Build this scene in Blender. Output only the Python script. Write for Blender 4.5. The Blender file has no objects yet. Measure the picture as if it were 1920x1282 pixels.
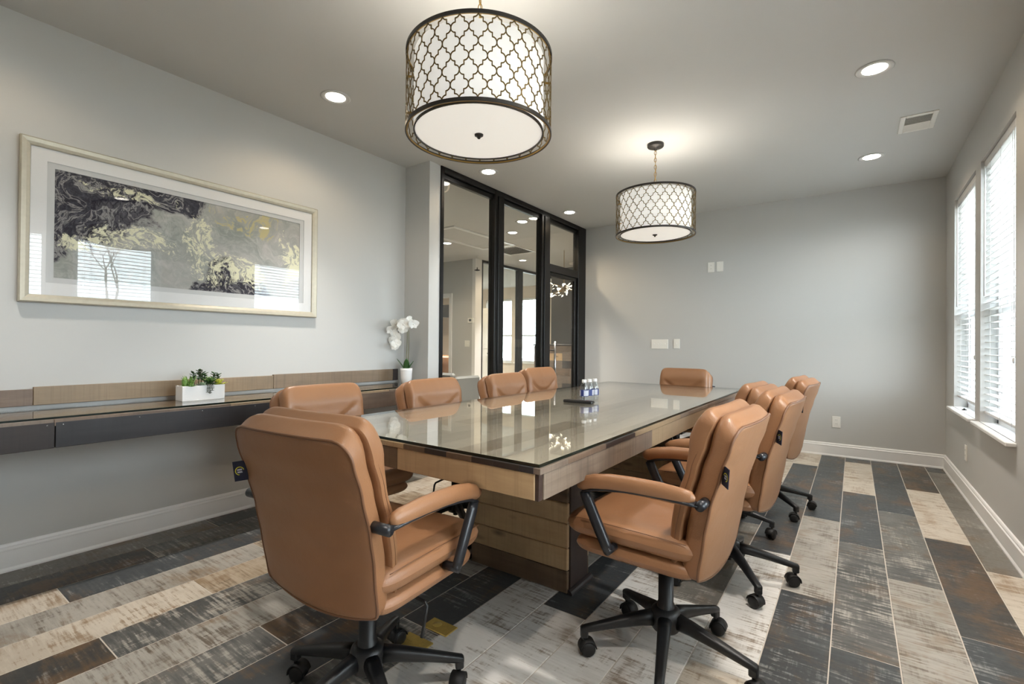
import bpy, bmesh, math, random
from mathutils import Vector, Matrix, Euler
random.seed(7)
S = bpy.context.scene
COL = S.collection
PI = math.pi
R = math.radians

# ------------------------------------------------------------------ camera
cam_d = bpy.data.cameras.new('camera')
cam_d.sensor_width = 36.0
cam_d.sensor_fit = 'HORIZONTAL'
cam_d.lens = 900.0 / 1920.0 * 36.0
cam_d.clip_start = 0.02
cam_d.clip_end = 200
cam = bpy.data.objects.new('camera', cam_d)
COL.objects.link(cam)
cam.matrix_world = (Matrix.Translation((0, 0, 1.125)) @ Matrix.Rotation(R(35.47), 4, 'Z')
                    @ Matrix.Rotation(R(90.327), 4, 'X') @ Matrix.Rotation(R(0.514), 4, 'Z'))
S.camera = cam

# ------------------------------------------------------------------ world and exposure
SKY = 16.0
w = bpy.data.worlds.new('overcast_sky')
S.world = w
w.use_nodes = True
bg = w.node_tree.nodes['Background']
bg.inputs['Color'].default_value = (0.83, 0.92, 1.0, 1)
bg.inputs['Strength'].default_value = SKY
S.view_settings.view_transform = 'Standard'
S.view_settings.look = 'None'
S.view_settings.gamma = 1.0
S.view_settings.use_curve_mapping = False
S.view_settings.exposure = 0.36
try:
    S.cycles.max_bounces = 12
    S.cycles.diffuse_bounces = 8
    S.cycles.transparent_max_bounces = 24
    S.cycles.sample_clamp_indirect = 6.0
    S.cycles.caustics_reflective = False
    S.cycles.caustics_refractive = False
    S.cycles.use_denoising = True
except Exception:
    pass

DOWN_W = 115.0      # each recessed spot lamp, watts
PEND_W = 1.35
DIFF_W = 7.0       # light sent down through each pendant diffuser, watts
SPILL_W = 12.0      # warm wide spill of each recessed can      # each pendant bulb, watts
SHADE_E = 0.38     # pendant shade glow
HALL_W = 420.0

XL, XR, YB, YJ, XG, H = -3.36, 0.70, 6.015, 3.01, -3.05, 2.74
YR = -1.2

# ------------------------------------------------------------------ helpers
class NT:
    def __init__(s, name):
        s.m = bpy.data.materials.new(name)
        s.m.use_nodes = True
        s.t = s.m.node_tree
        s.n = s.t.nodes
        s.bsdf = s.n['Principled BSDF']
        s.out = s.n['Material Output']
    def add(s, typ, **kw):
        nd = s.n.new(typ)
        for k, v in kw.items():
            setattr(nd, k, v)
        return nd
    def link(s, a, b):
        s.t.links.new(a, b)
    def val(s, sock, v):
        if isinstance(v, (int, float)):
            sock.default_value = v
        elif isinstance(v, (tuple, list)):
            sock.default_value = tuple(v) + ((1,) if len(v) == 3 and len(sock.default_value) == 4 else ())
        else:
            s.link(v, sock)
    def math(s, op, a, b=0.0, c=None, clamp=False):
        nd = s.add('ShaderNodeMath', operation=op, use_clamp=clamp)
        s.val(nd.inputs[0], a); s.val(nd.inputs[1], b)
        if c is not None: s.val(nd.inputs[2], c)
        return nd.outputs[0]
    def mix(s, f, a, b):
        nd = s.add('ShaderNodeMix', data_type='RGBA')
        s.val(nd.inputs[0], f); s.val(nd.inputs[6], a); s.val(nd.inputs[7], b)
        return nd.outputs[2]
    def coord(s, kind='Object', scale=(1, 1, 1), rnd=0.0, rot=(0, 0, 0)):
        tc = s.add('ShaderNodeTexCoord')
        v = tc.outputs[kind]
        if rnd:
            oi = s.add('ShaderNodeObjectInfo')
            k = s.math('MULTIPLY', oi.outputs['Random'], rnd)
            cb = s.add('ShaderNodeCombineXYZ')
            for i in range(3): s.link(k, cb.inputs[i])
            ad = s.add('ShaderNodeVectorMath', operation='ADD')
            s.link(v, ad.inputs[0]); s.link(cb.outputs[0], ad.inputs[1])
            v = ad.outputs[0]
        mp = s.add('ShaderNodeMapping')
        mp.inputs['Scale'].default_value = scale
        mp.inputs['Rotation'].default_value = rot
        s.link(v, mp.inputs['Vector'])
        return mp.outputs[0]
    def noise(s, vec, scale=5, detail=4, rough=0.55, dist=0.0):
        nd = s.add('ShaderNodeTexNoise')
        nd.inputs['Scale'].default_value = scale
        nd.inputs['Detail'].default_value = detail
        nd.inputs['Roughness'].default_value = rough
        nd.inputs['Distortion'].default_value = dist
        s.link(vec, nd.inputs['Vector'])
        return nd.outputs['Fac']
    def ramp(s, f, *stops):
        nd = s.add('ShaderNodeValToRGB')
        cr = nd.color_ramp
        while len(cr.elements) < len(stops): cr.elements.new(0.5)
        for e, (p, c) in zip(cr.elements, stops):
            e.position = p
            e.color = (c, c, c, 1) if isinstance(c, (int, float)) else tuple(c) + (1,)
        s.link(f, nd.inputs[0])
        return nd.outputs[0]
    def bump(s, hgt, strength=0.2, dist=0.01):
        nd = s.add('ShaderNodeBump')
        nd.inputs['Strength'].default_value = strength
        nd.inputs['Distance'].default_value = dist
        s.link(hgt, nd.inputs['Height'])
        s.link(nd.outputs[0], s.bsdf.inputs['Normal'])

def srgb(r, g, b):
    f = lambda c: (c / 255 / 12.92) if c / 255 <= 0.04045 else ((c / 255 + 0.055) / 1.055) ** 2.4
    return (f(r), f(g), f(b))

def plain(name, col, rough=0.5, metal=0.0, bump=0, bscale=200, spec=None, coat=0, emit=0, ecol=None, var=0.0):
    k = NT(name)
    b = k.bsdf
    b.inputs['Roughness'].default_value = rough
    b.inputs['Metallic'].default_value = metal
    if spec is not None: b.inputs['Specular IOR Level'].default_value = spec
    if coat:
        b.inputs['Coat Weight'].default_value = coat
        b.inputs['Coat Roughness'].default_value = 0.08
    v = k.coord('Object')
    nz = k.noise(v, bscale, 3)
    d = max(var, 0.03)
    c = k.mix(nz, tuple(x * (1 - d) for x in col), tuple(min(1, x * (1 + d)) for x in col))
    k.link(c, b.inputs['Base Color'])
    if bump: k.bump(nz, bump, 0.002)
    if emit:
        b.inputs['Emission Color'].default_value = tuple(ecol or col) + (1,)
        b.inputs['Emission Strength'].default_value = emit
    return k.m

def glass_mat(name, tint=(0.97, 0.985, 0.975), f0=0.045, rough=0.0):
    k = NT(name)
    k.n.remove(k.bsdf)
    lw = k.add('ShaderNodeLayerWeight'); lw.inputs['Blend'].default_value = 0.5
    p = k.math('POWER', lw.outputs['Facing'], 5.0)
    f = k.math('MULTIPLY_ADD', p, 1 - f0, f0)
    tr = k.add('ShaderNodeBsdfTransparent'); tr.inputs[0].default_value = tint + (1,)
    gl = k.add('ShaderNodeBsdfGlossy'); gl.inputs['Roughness'].default_value = rough
    gl.inputs['Color'].default_value = (1, 1, 1, 1)
    mx = k.add('ShaderNodeMixShader')
    k.link(f, mx.inputs[0]); k.link(tr.outputs[0], mx.inputs[1]); k.link(gl.outputs[0], mx.inputs[2])
    k.link(mx.outputs[0], k.out.inputs['Surface'])
    return k.m

class MB:
    """collects geometry, builds ONE mesh object"""
    def __init__(s): s.v = []; s.f = []; s.sm = []
    def add(s, vs, fs, smooth=False, M=None):
        o = len(s.v)
        s.v += [tuple(M @ Vector(p)) if M else tuple(p) for p in vs]
        s.f += [tuple(i + o for i in f) for f in fs]
        s.sm += [smooth] * len(fs)
        return s
    def box(s, a, b, bev=0.0, M=None):
        (x0, y0, z0), (x1, y1, z1) = a, b
        x0, x1 = min(x0, x1), max(x0, x1); y0, y1 = min(y0, y1), max(y0, y1); z0, z1 = min(z0, z1), max(z0, z1)
        if bev <= 0:
            vs = [(x, y, z) for x in (x0, x1) for y in (y0, y1) for z in (z0, z1)]
            fs = [(0, 1, 3, 2), (4, 6, 7, 5), (0, 4, 5, 1), (2, 3, 7, 6), (0, 2, 6, 4), (1, 5, 7, 3)]
            return s.add(vs, fs, False, M)
        bev = min(bev, (x1 - x0) * .49, (y1 - y0) * .49, (z1 - z0) * .49)
        # chamfered box, 24 verts
        vs = []; idx = {}
        for xi, x in ((-1, x0), (1, x1)):
            for yi, y in ((-1, y0), (1, y1)):
                for zi, z in ((-1, z0), (1, z1)):
                    for ax in range(3):
                        p = [x - xi * bev, y - yi * bev, z - zi * bev]
                        p[ax] = (x, y, z)[ax]
                        idx[(xi, yi, zi, ax)] = len(vs); vs.append(tuple(p))
        fs = []
        for ax in range(3):
            o1, o2 = [i for i in range(3) if i != ax]
            for sgn in (-1, 1):
                q = []
                for a1, a2 in ((-1, -1), (1, -1), (1, 1), (-1, 1)):
                    k = [0, 0, 0]; k[ax] = sgn; k[o1] = a1; k[o2] = a2
                    q.append(idx[(k[0], k[1], k[2], ax)])
                fs.append(tuple(q))
        for ax in range(3):   # edges along ax
            o1, o2 = [i for i in range(3) if i != ax]
            for a1 in (-1, 1):
                for a2 in (-1, 1):
                    k0 = [0, 0, 0]; k1 = [0, 0, 0]
                    k0[ax] = -1; k1[ax] = 1; k0[o1] = k1[o1] = a1; k0[o2] = k1[o2] = a2
                    fs.append((idx[tuple(k0) + (o1,)], idx[tuple(k1) + (o1,)], idx[tuple(k1) + (o2,)], idx[tuple(k0) + (o2,)]))
        for xi in (-1, 1):
            for yi in (-1, 1):
                for zi in (-1, 1):
                    fs.append(tuple(idx[(xi, yi, zi, a)] for a in range(3)))
        return s.add(vs, fs, False, M)
    def loft(s, rings, close=True, caps=True, smooth=True, M=None):
        n = len(rings[0]); vs = [p for r in rings for p in r]; fs = []
        m = n if close else n - 1
        for i in range(len(rings) - 1):
            for j in range(m):
                a = i * n + j; b = i * n + (j + 1) % n
                fs.append((a, b, b + n, a + n))
        if caps and close:
            fs.append(tuple(range(n))[::-1]); fs.append(tuple((len(rings) - 1) * n + j for j in range(n)))
        return s.add(vs, fs, smooth, M)
    def tube(s, path, rad, seg=8, closed=False, smooth=True, M=None, flat=None):
        """path of points, rad number or list; flat=(rx,rz) for elliptical section"""
        P = [Vector(p) for p in path]; n = len(P); rings = []
        if not isinstance(rad, (list, tuple)): rad = [rad] * n
        up = None
        for i in range(n):
            if closed: t = P[(i + 1) % n] - P[i - 1]
            else: t = P[min(i + 1, n - 1)] - P[max(i - 1, 0)]
            t.normalize()
            if up is None:
                ref = Vector((0, 0, 1)) if abs(t.z) < 0.9 else Vector((1, 0, 0))
                a = t.cross(ref).normalized()
            else:
                a = (up - t * up.dot(t)).normalized()
            up = a
            b = t.cross(a)
            r = rad[i]; fx, fz = flat or (1, 1)
            rings.append([tuple(P[i] + a * (math.cos(k * 2 * PI / seg) * r * fx) + b * (math.sin(k * 2 * PI / seg) * r * fz)) for k in range(seg)])
        if closed: rings.append(rings[0])
        return s.loft(rings, True, not closed, smooth, M)
    def lathe(s, prof, seg=24, smooth=True, M=None, caps=True):
        rings = [[(r * math.cos(k * 2 * PI / seg), r * math.sin(k * 2 * PI / seg), z) for k in range(seg)] for r, z in prof]
        return s.loft(rings, True, caps, smooth, M)
    def cyl(s, p0, p1, r0, r1=None, seg=16, smooth=True, M=None):
        return s.tube([p0, p1], [r0, r0 if r1 is None else r1], seg, False, smooth, M)
    def mesh(s, name, mat):
        me = bpy.data.meshes.new(name)
        me.from_pydata(s.v, [], s.f)
        me.polygons.foreach_set('use_smooth', s.sm)
        me.update()
        bm = bmesh.new(); bm.from_mesh(me)
        bmesh.ops.recalc_face_normals(bm, faces=bm.faces)
        bm.to_mesh(me); bm.free()
        me.materials.append(mat)
        return me
    def build(s, name, mat, parent=None, loc=(0, 0, 0), rot=(0, 0, 0)):
        return link(name, s.mesh(name, mat), parent, loc, rot)

def link(name, me, parent=None, loc=(0, 0, 0), rot=(0, 0, 0)):
    o = bpy.data.objects.new(name, me)
    COL.objects.link(o)
    o.parent = parent
    o.location = loc
    o.rotation_euler = rot
    return o
def tag(o, label=None, cat=None, group=None, kind=None):
    if label: o['label'] = label
    if cat: o['category'] = cat
    if group: o['group'] = group
    if kind: o['kind'] = kind
    return o
def thing(name, label, cat, loc=(0, 0, 0), rz=0.0, group=None):
    return tag(link(name, None, None, loc, (0, 0, rz)), label, cat, group)
def struct(o, label=None): return tag(o, label, None, None, 'structure')
def copy_tree(o, parent=None):
    c = o.copy(); COL.objects.link(c); c.parent = parent
    for ch in list(o.children): copy_tree(ch, c)
    return c
def lamp(name, typ, loc, watts, col, parent=None, **kw):
    d = bpy.data.lights.new(name, typ); d.energy = watts; d.color = col
    for k, v in kw.items(): setattr(d, k, v)
    return link(name, d, parent, loc)

# ------------------------------------------------------------------ materials
M = {}
M['wall'] = plain('wall_paint', srgb(197, 197, 195), 0.6, bump=0.05, bscale=350, spec=0.3)
M['ceil'] = plain('ceiling_paint', srgb(203, 203, 201), 0.7, bump=0.04, bscale=300, spec=0.2)
M['white'] = plain('white_trim_paint', srgb(240, 240, 240), 0.35)
M['vinyl'] = plain('white_vinyl', srgb(242, 243, 245), 0.35)
M['slat'] = plain('white_faux_wood_slat', srgb(220, 220, 220), 0.45)
M['black'] = plain('black_metal', srgb(15, 14, 14), 0.33, spec=0.35)
M['blackplastic'] = plain('black_plastic', srgb(26, 27, 29), 0.38, bump=0.1, bscale=900)
M['rubber'] = plain('black_rubber', srgb(20, 20, 21), 0.55)
M['armmetal'] = plain('gunmetal_paint', srgb(40, 41, 45), 0.3, metal=0.2)
M['chrome'] = plain('brushed_steel', srgb(190, 190, 192), 0.25, metal=1.0)
M['bronze'] = plain('dark_bronze', srgb(52, 48, 44), 0.4, metal=0.35)
M['brass'] = plain('antique_brass', srgb(170, 136, 70), 0.3, metal=0.9)
M['latt'] = plain('dark_antique_brass', srgb(112, 92, 52), 0.4, metal=0.6)
M['plate'] = plain('white_plate_plastic', srgb(240, 238, 232), 0.35)
M['grey'] = plain('dark_grey_slot', srgb(70, 70, 70), 0.5)
M['glass'] = glass_mat('clear_glass')
M['tableglass'] = glass_mat('table_glass', (0.965, 0.972, 0.965), 0.06)
M['glassedge'] = plain('green_glass_edge', srgb(8, 26, 22), 0.15)
M['ceramic'] = plain('white_ceramic', srgb(238, 238, 238), 0.3)
M['ground'] = plain('pale_gravel', srgb(150, 148, 140), 0.9, var=0.2, bscale=3)
M['soil'] = plain('dark_potting_moss', srgb(45, 42, 34), 0.9, var=0.3, bscale=120)
M['beige'] = plain('warm_beige_paint', srgb(214, 202, 188), 0.7)
M['darkgrey'] = plain('charcoal_paint', srgb(70, 71, 72), 0.5)
M['greyfab'] = plain('grey_upholstery', srgb(98, 98, 96), 0.85, bump=0.2, bscale=500)

def leather():
    k = NT('cognac_leather'); b = k.bsdf
    v = k.coord('Object', rnd=5)
    big = k.noise(v, 4, 3)
    c = k.mix(big, srgb(139, 97, 66), srgb(157, 114, 81))
    k.link(c, b.inputs['Base Color'])
    b.inputs['Roughness'].default_value = 0.37
    b.inputs['Specular IOR Level'].default_value = 0.5
    vo = k.add('ShaderNodeTexVoronoi'); vo.inputs['Scale'].default_value = 420
    k.link(v, vo.inputs['Vector'])
    wr = k.noise(v, 22, 3)
    hgt = k.math('ADD', k.math('MULTIPLY', vo.outputs['Distance'], 0.25), k.math('MULTIPLY', wr, 1.4))
    k.bump(hgt, 0.16, 0.006)
    return k.m
M['leather'] = leather()
M['piping'] = plain('dark_leather_piping', srgb(112, 76, 51), 0.45)

def wood(name, c1, c2, c3, axis='Y', rough=0.45, saw=0.3, knots=0.0):
    k = NT(name); b = k.bsdf
    st = {'X': (1.6, 16, 16), 'Y': (16, 1.6, 16), 'Z': (16, 16, 1.6)}[axis]
    v = k.coord('Object', st, rnd=40)
    n1 = k.noise(v, 1.3, 5, 0.6, 1.2)
    v2 = k.coord('Object', tuple(x * 6 for x in st), rnd=40)
    n2 = k.noise(v2, 1.5, 3)
    v3 = k.coord('Object', (2.2, 2.2, 2.2), rnd=17)
    n3 = k.noise(v3, 1.5, 3, 0.5, 0.8)
    c = k.mix(k.ramp(n1, (0.3, 0.0), (0.7, 1.0)), c1, c2)
    c = k.mix(k.ramp(n3, (0.45, 0.0), (0.75, 0.85)), c, c3)
    c = k.mix(k.math('MULTIPLY', n2, 0.25), c, tuple(x * 0.45 for x in c1))
    # saw marks across the grain
    sv = k.coord('Object', {'X': (90, 3, 3), 'Y': (3, 90, 3), 'Z': (3, 3, 90)}[axis], rnd=9, rot=(0.25, 0.25, 0.25))
    n4 = k.noise(sv, 1.0, 2)
    c = k.mix(k.math('MULTIPLY', k.ramp(n4, (0.5, 0), (0.7, 1)), saw), c, tuple(x * 0.55 for x in c1))
    if knots:
        vo = k.add('ShaderNodeTexVoronoi'); vo.inputs['Scale'].default_value = 1.0
        kv = k.coord('Object', {'X': (4, 11, 11), 'Y': (11, 4, 11), 'Z': (11, 11, 4)}[axis], rnd=23)
        k.link(kv, vo.inputs['Vector'])
        c = k.mix(k.ramp(vo.outputs['Distance'], (0.05, knots), (0.22, 0.0)), c, srgb(38, 28, 20))
    oi = k.add('ShaderNodeObjectInfo')
    c = k.mix(k.math('MULTIPLY', oi.outputs['Random'], 0.35), c, c3)
    k.link(c, b.inputs['Base Color'])
    b.inputs['Roughness'].default_value = rough
    k.bump(n1, 0.12, 0.004)
    return k.m
M['tan_y'] = wood('weathered_tan_wood_lengthwise', srgb(150, 128, 100), srgb(170, 146, 116), srgb(130, 112, 90), 'Y', saw=0.4)
M['tan_x'] = wood('weathered_tan_wood_crosswise', srgb(196, 166, 126), srgb(214, 184, 142), srgb(164, 138, 106), 'X', knots=0.8)
M['gtan_y'] = wood('grey_tan_wood_lengthwise', srgb(132, 112, 90), srgb(152, 132, 108), srgb(112, 96, 80), 'Y', saw=0.5)
M['gbrown_y'] = wood('grey_brown_wood_lengthwise', srgb(122, 106, 92), srgb(146, 130, 114), srgb(104, 90, 80), 'Y', saw=0.6)
M['brown_y'] = wood('brown_wood_lengthwise', srgb(112, 92, 76), srgb(138, 116, 98), srgb(86, 72, 62), 'Y')
M['brown_x'] = wood('brown_wood_crosswise', srgb(106, 86, 64), srgb(130, 106, 82), srgb(88, 70, 56), 'X', knots=0.7)
M['top_a'] = wood('pale_table_plank', srgb(214, 202, 184), srgb(228, 216, 198), srgb(198, 186, 168), 'Y')
M['top_b'] = wood('greige_table_plank', srgb(196, 185, 168), srgb(212, 202, 186), srgb(178, 167, 151), 'Y')
M['top_c'] = wood('brown_table_plank', srgb(168, 151, 131), srgb(186, 170, 149), srgb(146, 130, 114), 'Y')
M['dark_y'] = wood('dark_walnut_lengthwise', srgb(50, 40, 38), srgb(62, 50, 46), srgb(40, 34, 34), 'Y', 0.5)
M['dark_x'] = wood('dark_walnut_crosswise', srgb(48, 40, 36), srgb(64, 52, 44), srgb(36, 30, 28), 'X', 0.5)
M['dark_z'] = wood('dark_walnut_upright', srgb(56, 42, 38), srgb(72, 56, 48), srgb(44, 34, 32), 'Z', 0.4)
M['blackw_y'] = wood('near_black_wood', srgb(40, 38, 41), srgb(50, 47, 50), srgb(34, 32, 35), 'Y', 0.5, saw=0.2)

def tile(name, base, alt, rust, scuff, rust_amt, scuff_amt, alt_amt):
    k = NT(name); b = k.bsdf
    v = k.coord('Object', rnd=60)
    big = k.noise(k.coord('Object', (2.6, 2.0, 1), rnd=60), 1.4, 3, 0.55, 0.6)
    big2 = k.noise(k.coord('Object', (4.2, 2.8, 1), rnd=83), 1.5, 4, 0.6, 0.4)
    big3 = k.noise(k.coord('Object', (3.2, 2.2, 1), rnd=31), 1.6, 3, 0.55, 0.3)
    st = k.noise(k.coord('Object', (7, 75, 1), rnd=47), 1.0, 5, 0.65)       # saw strokes across the plank
    st2 = k.noise(k.coord('Object', (110, 8, 1), rnd=21), 1.0, 4, 0.65)     # fine lengthwise scratches
    fine = k.noise(v, 55, 4, 0.7)
    brk = k.noise(k.coord('Object', (30, 10, 1), rnd=77), 1.0, 3, 0.6)
    c = k.mix(k.math('MULTIPLY', fine, 0.35), base, tuple(x * 0.72 for x in base))
    # alternate tone in broad worn areas, broken up by strokes
    a = k.math('ADD', k.math('MULTIPLY', big, 1.0), k.math('MULTIPLY', k.math('SUBTRACT', st, 0.5), 1.0))
    a = k.ramp(a, (0.58 - 0.34 * alt_amt, 0.0), (0.82 - 0.34 * alt_amt, 1.0))
    c = k.mix(k.math('MULTIPLY', a, 0.85), c, alt)
    r = k.math('ADD', big2, k.math('MULTIPLY', k.math('SUBTRACT', st, 0.5), 0.45))
    r = k.ramp(r, (0.66 - 0.3 * rust_amt, 0.0), (0.84 - 0.3 * rust_amt, 0.75))
    c = k.mix(r, c, rust)
    s_ = k.math('ADD', big3, k.math('MULTIPLY', k.math('SUBTRACT', st, 0.5), 1.3))
    s_ = k.math('ADD', s_, k.math('MULTIPLY', k.math('SUBTRACT', st2, 0.5), 0.5))
    s_ = k.math('ADD', s_, k.math('MULTIPLY', k.math('SUBTRACT', brk, 0.5), 0.5))
    s_ = k.ramp(s_, (0.68 - 0.3 * scuff_amt, 0.0), (0.92 - 0.3 * scuff_amt, 0.9))
    c = k.mix(s_, c, scuff)
    k.link(c, b.inputs['Base Color'])
    k.link(k.ramp(fine, (0.3, 0.36), (0.8, 0.52)), b.inputs['Roughness'])
    k.bump(st, 0.05, 0.002)
    return k.m
RUST = srgb(104, 80, 54); RUST2 = srgb(128, 104, 76)
TM = {
 'S': tile('slate_plank', srgb(62, 66, 69), srgb(78, 82, 83), RUST, srgb(146, 148, 146), 0.46, 0.14, 0.35),
 'R': tile('rusty_slate_plank', srgb(60, 60, 59), srgb(72, 69, 65), RUST, srgb(140, 138, 132), 0.7, 0.12, 0.3),
 'M': tile('scuffed_slate_plank', srgb(78, 79, 78), srgb(112, 111, 107), RUST, srgb(172, 168, 160), 0.42, 0.5, 0.6),
 'G': tile('greige_plank', srgb(172, 168, 160), srgb(146, 142, 134), RUST2, srgb(100, 90, 78), 0.42, 0.46, 0.6),
 'W': tile('pale_greige_plank', srgb(226, 224, 220), srgb(202, 200, 195), RUST2, srgb(128, 113, 96), 0.3, 0.36, 0.5),
 'C': tile('cream_plank', srgb(204, 195, 181), srgb(180, 170, 155), srgb(146, 120, 90), srgb(140, 118, 94), 0.48, 0.42, 0.5),
 'T': tile('tan_plank', srgb(180, 166, 147), srgb(154, 136, 112), srgb(124, 98, 68), srgb(110, 94, 75), 0.6, 0.48, 0.55),
 'D': tile('dark_greige_plank', srgb(120, 116, 109), srgb(98, 94, 88), RUST, srgb(160, 156, 148), 0.46, 0.3, 0.5),
}
M['grout'] = plain('pale_grout', srgb(196, 188, 178), 0.8, bscale=150)

# ------------------------------------------------------------------ floor with plank tiles
floor = struct(MB().box((-3.5, YR - 0.1, -0.12), (XR + 0.16, YB + 0.12, -0.0015)).build('floor', M['grout']))
PW, PL, GAP = 0.2058, 1.203, 0.0042
known = {}
def kt(r, s):
    for q in s.split(): y, t = q.split(':'); known.setdefault(r, []).append((float(y), t))
# per row: tile whose span contains y -> type
kt(-1, '2.7:C 3.9:D 5.0:D'); kt(0, '2.0:S 3.2:R 4.4:C 5.6:R'); kt(1, '2.4:G 3.6:M 4.8:S 5.7:S')
kt(2, '1.6:S 2.8:M 4.0:S 5.2:C 5.9:S'); kt(3, '0.8:G 1.9:S 3.2:G 4.4:S 5.5:S'); kt(4, '1.2:C 2.4:W 3.6:S 4.8:S 5.7:C')
kt(5, '0.6:W 1.6:W 2.8:D 4.0:S 5.2:C'); kt(6, '0.8:W 2.0:W 3.2:G 4.4:S'); kt(7, '0.4:W 1.2:W 2.4:S 3.6:G'); kt(8, '0.4:W 1.6:W 2.8:G')
kt(9, '0.7:M 2.0:S 3.2:G'); kt(10, '0.3:S 1.2:S 2.4:G 3.6:S'); kt(11, '0.4:M 1.6:R 2.8:C'); kt(12, '0.6:G 2.0:C 3.2:W')
kt(13, '0.3:R 1.2:M 2.4:T'); kt(14, '0.4:C 1.6:T 2.8:G'); kt(15, '0.7:G 2.0:T 3.2:C'); kt(16, '0.3:C 1.1:S 2.4:C')
kt(17, '0.5:R 1.5:M 2.8:G'); kt(18, '0.7:D 2.0:S 3.2:G')
tmesh = {}
for r in range(-1, 19):
    xr = 0.5497 - PW * r; xl = xr - PW
    x0, x1 = max(xl, XL) + GAP / 2, min(xr, XR) - GAP / 2
    off = (0.157, 0.587, 0.982)[r % 3]
    for kk in range(-2, 6):
        y0, y1 = off + PL * kk, off + PL * (kk + 1)
        a, b_ = max(y0, YR) + GAP / 2, min(y1, YB) - GAP / 2
        if b_ - a < 0.02 or x1 - x0 < 0.01: continue
        typ = None
        for yy, t in known.get(r, []):
            if y0 <= yy < y1: typ = t
        if typ is None: typ = random.choice('SSRMGGWCTD')
        key = (round(x1 - x0, 3), round(b_ - a, 3), typ)
        if key not in tmesh:
            hx, hy = (x1 - x0) / 2, (b_ - a) / 2
            tmesh[key] = MB().box((-hx, -hy, -0.01), (hx, hy, 0.0), 0.0015).mesh('floor_tile', TM[typ])
        link('floor_tile', tmesh[key], floor, ((x0 + x1) / 2, (a + b_) / 2, 0))

# ------------------------------------------------------------------ room shell
HX0, HY1 = -9.6, 11.0            # extent of the hall and rooms beyond the glass
struct(MB().box((HX0, YR - 0.15, H), (XR + 0.16, HY1 + 0.15, H + 0.1)).build('ceiling', M['ceil']))
struct(MB().box((XL - 0.12, YR, 0), (XL, YJ, H)).build('wall_left', M['wall']))
struct(MB().box((XL - 0.12, YJ, 0), (XG, 3.145, H)).build('wall_jog', M['wall']))
struct(MB().box((XG - 0.06, YB, 0), (XR + 0.16, YB + 0.12, H)).build('wall_back', M['wall']))
struct(MB().box((XL - 0.12, YR - 0.12, 0), (XR + 0.16, YR, H)).build('wall_rear', M['wall']))
WINS = [(4.68, 5.555), (3.635, 4.51), (1.57, 2.445), (0.525, 1.40)]
WZ0, WZ1, WT = 0.63, 2.40, 0.16
mb = MB()
mb.box((XR, YR, 0), (XR + WT, YB, WZ0)); mb.box((XR, YR, WZ1), (XR + WT, YB, H))
edges = [YR] + [e for a, b in sorted(WINS) for e in (a, b)] + [YB]
for i in range(0, len(edges), 2):
    mb.box((XR, edges[i], WZ0), (XR + WT, edges[i + 1], WZ1))
struct(mb.build('wall_right', M['wall']))

def baseboard(name, p0, p1, nrm, h=0.134):
    """profiled baseboard from p0 to p1, nrm points into the room"""
    p0, p1, n = Vector(p0), Vector(p1), Vector(nrm)
    prof = [(0, 0), (0.021, 0), (0.021, 0.008), (0.017, 0.016), (0.015, 0.02), (0.015, h - 0.034), (0.0165, h - 0.032), (0.0165, h - 0.026),
            (0.011, h - 0.020), (0.012, h - 0.012), (0.008, h - 0.003), (0.003, h), (0, h)]
    rings = [[tuple(p + n * d + Vector((0, 0, z))) for d, z in prof] for p in (p0, p1)]
    o = MB().loft(rings, True, True, False).build(name, M['white'])
    return struct(o)
baseboard('baseboard_left', (XL, YR, 0), (XL, YJ, 0), (1, 0, 0))
baseboard('baseboard_back', (XG, YB, 0), (XR, YB, 0), (0, -1, 0))
baseboard('baseboard_right', (XR, YR, 0), (XR, YB, 0), (-1, 0, 0))
baseboard('baseboard_jog', (XL, YJ, 0), (XG, YJ, 0), (0, -1, 0))

# ------------------------------------------------------------------ windows and blinds
def window(n, y0, y1):
    root = struct(link('window_%d' % n, None))
    cx = XR + 0.115
    f = MB()
    f.box((cx - 0.03, y0, WZ0), (XR + WT, y0 + 0.03, WZ1)); f.box((cx - 0.03, y1 - 0.03, WZ0), (XR + WT, y1, WZ1))
    f.box((cx - 0.03, y0, WZ0), (XR + WT, y1, WZ0 + 0.035)); f.box((cx - 0.03, y0, WZ1 - 0.03), (XR + WT, y1, WZ1))
    f.build('window_frame', M['vinyl'], root)
    zm = 1.38
    for (za, zb, x) in ((WZ0 + 0.035, zm + 0.03, cx - 0.02), (zm - 0.005, WZ1 - 0.03, cx + 0.008)):
        g = MB(); a, b = y0 + 0.03, y1 - 0.03; t = 0.04
        g.box((x, a, za), (x + 0.026, a + t, zb)); g.box((x, b - t, za), (x + 0.026, b, zb))
        g.box((x, a + t, za), (x + 0.026, b - t, za + t)); g.box((x, a + t, zb - t), (x + 0.026, b - t, zb))
        sash = g.build('sash', M['vinyl'], root)
        MB().box((x + 0.011, a + t, za + t), (x + 0.015, b - t, zb - t)).build('pane', M['glass'], sash)
    s = MB().box((XR - 0.045, y0 - 0.035, WZ0 - 0.022), (XR + 0.0, y1 + 0.035, WZ0 + 0.0), 0.004)
    s.box((XR, y0, WZ0 - 0.015), (cx - 0.03, y1, WZ0 + 0.001))
    s.build('window_sill', M['white'], root)
    p = lamp('daylight_portal', 'AREA', (XR + WT + 0.01, (y0 + y1) / 2, (WZ0 + WZ1) / 2), 1.0, (1, 1, 1), root, shape='RECTANGLE')
    p.data.size = y1 - y0; p.data.size_y = WZ1 - WZ0
    p.rotation_euler = (R(90), 0, R(90))
    p.data.cycles.is_portal = True
    return root
slat_me = None
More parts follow.
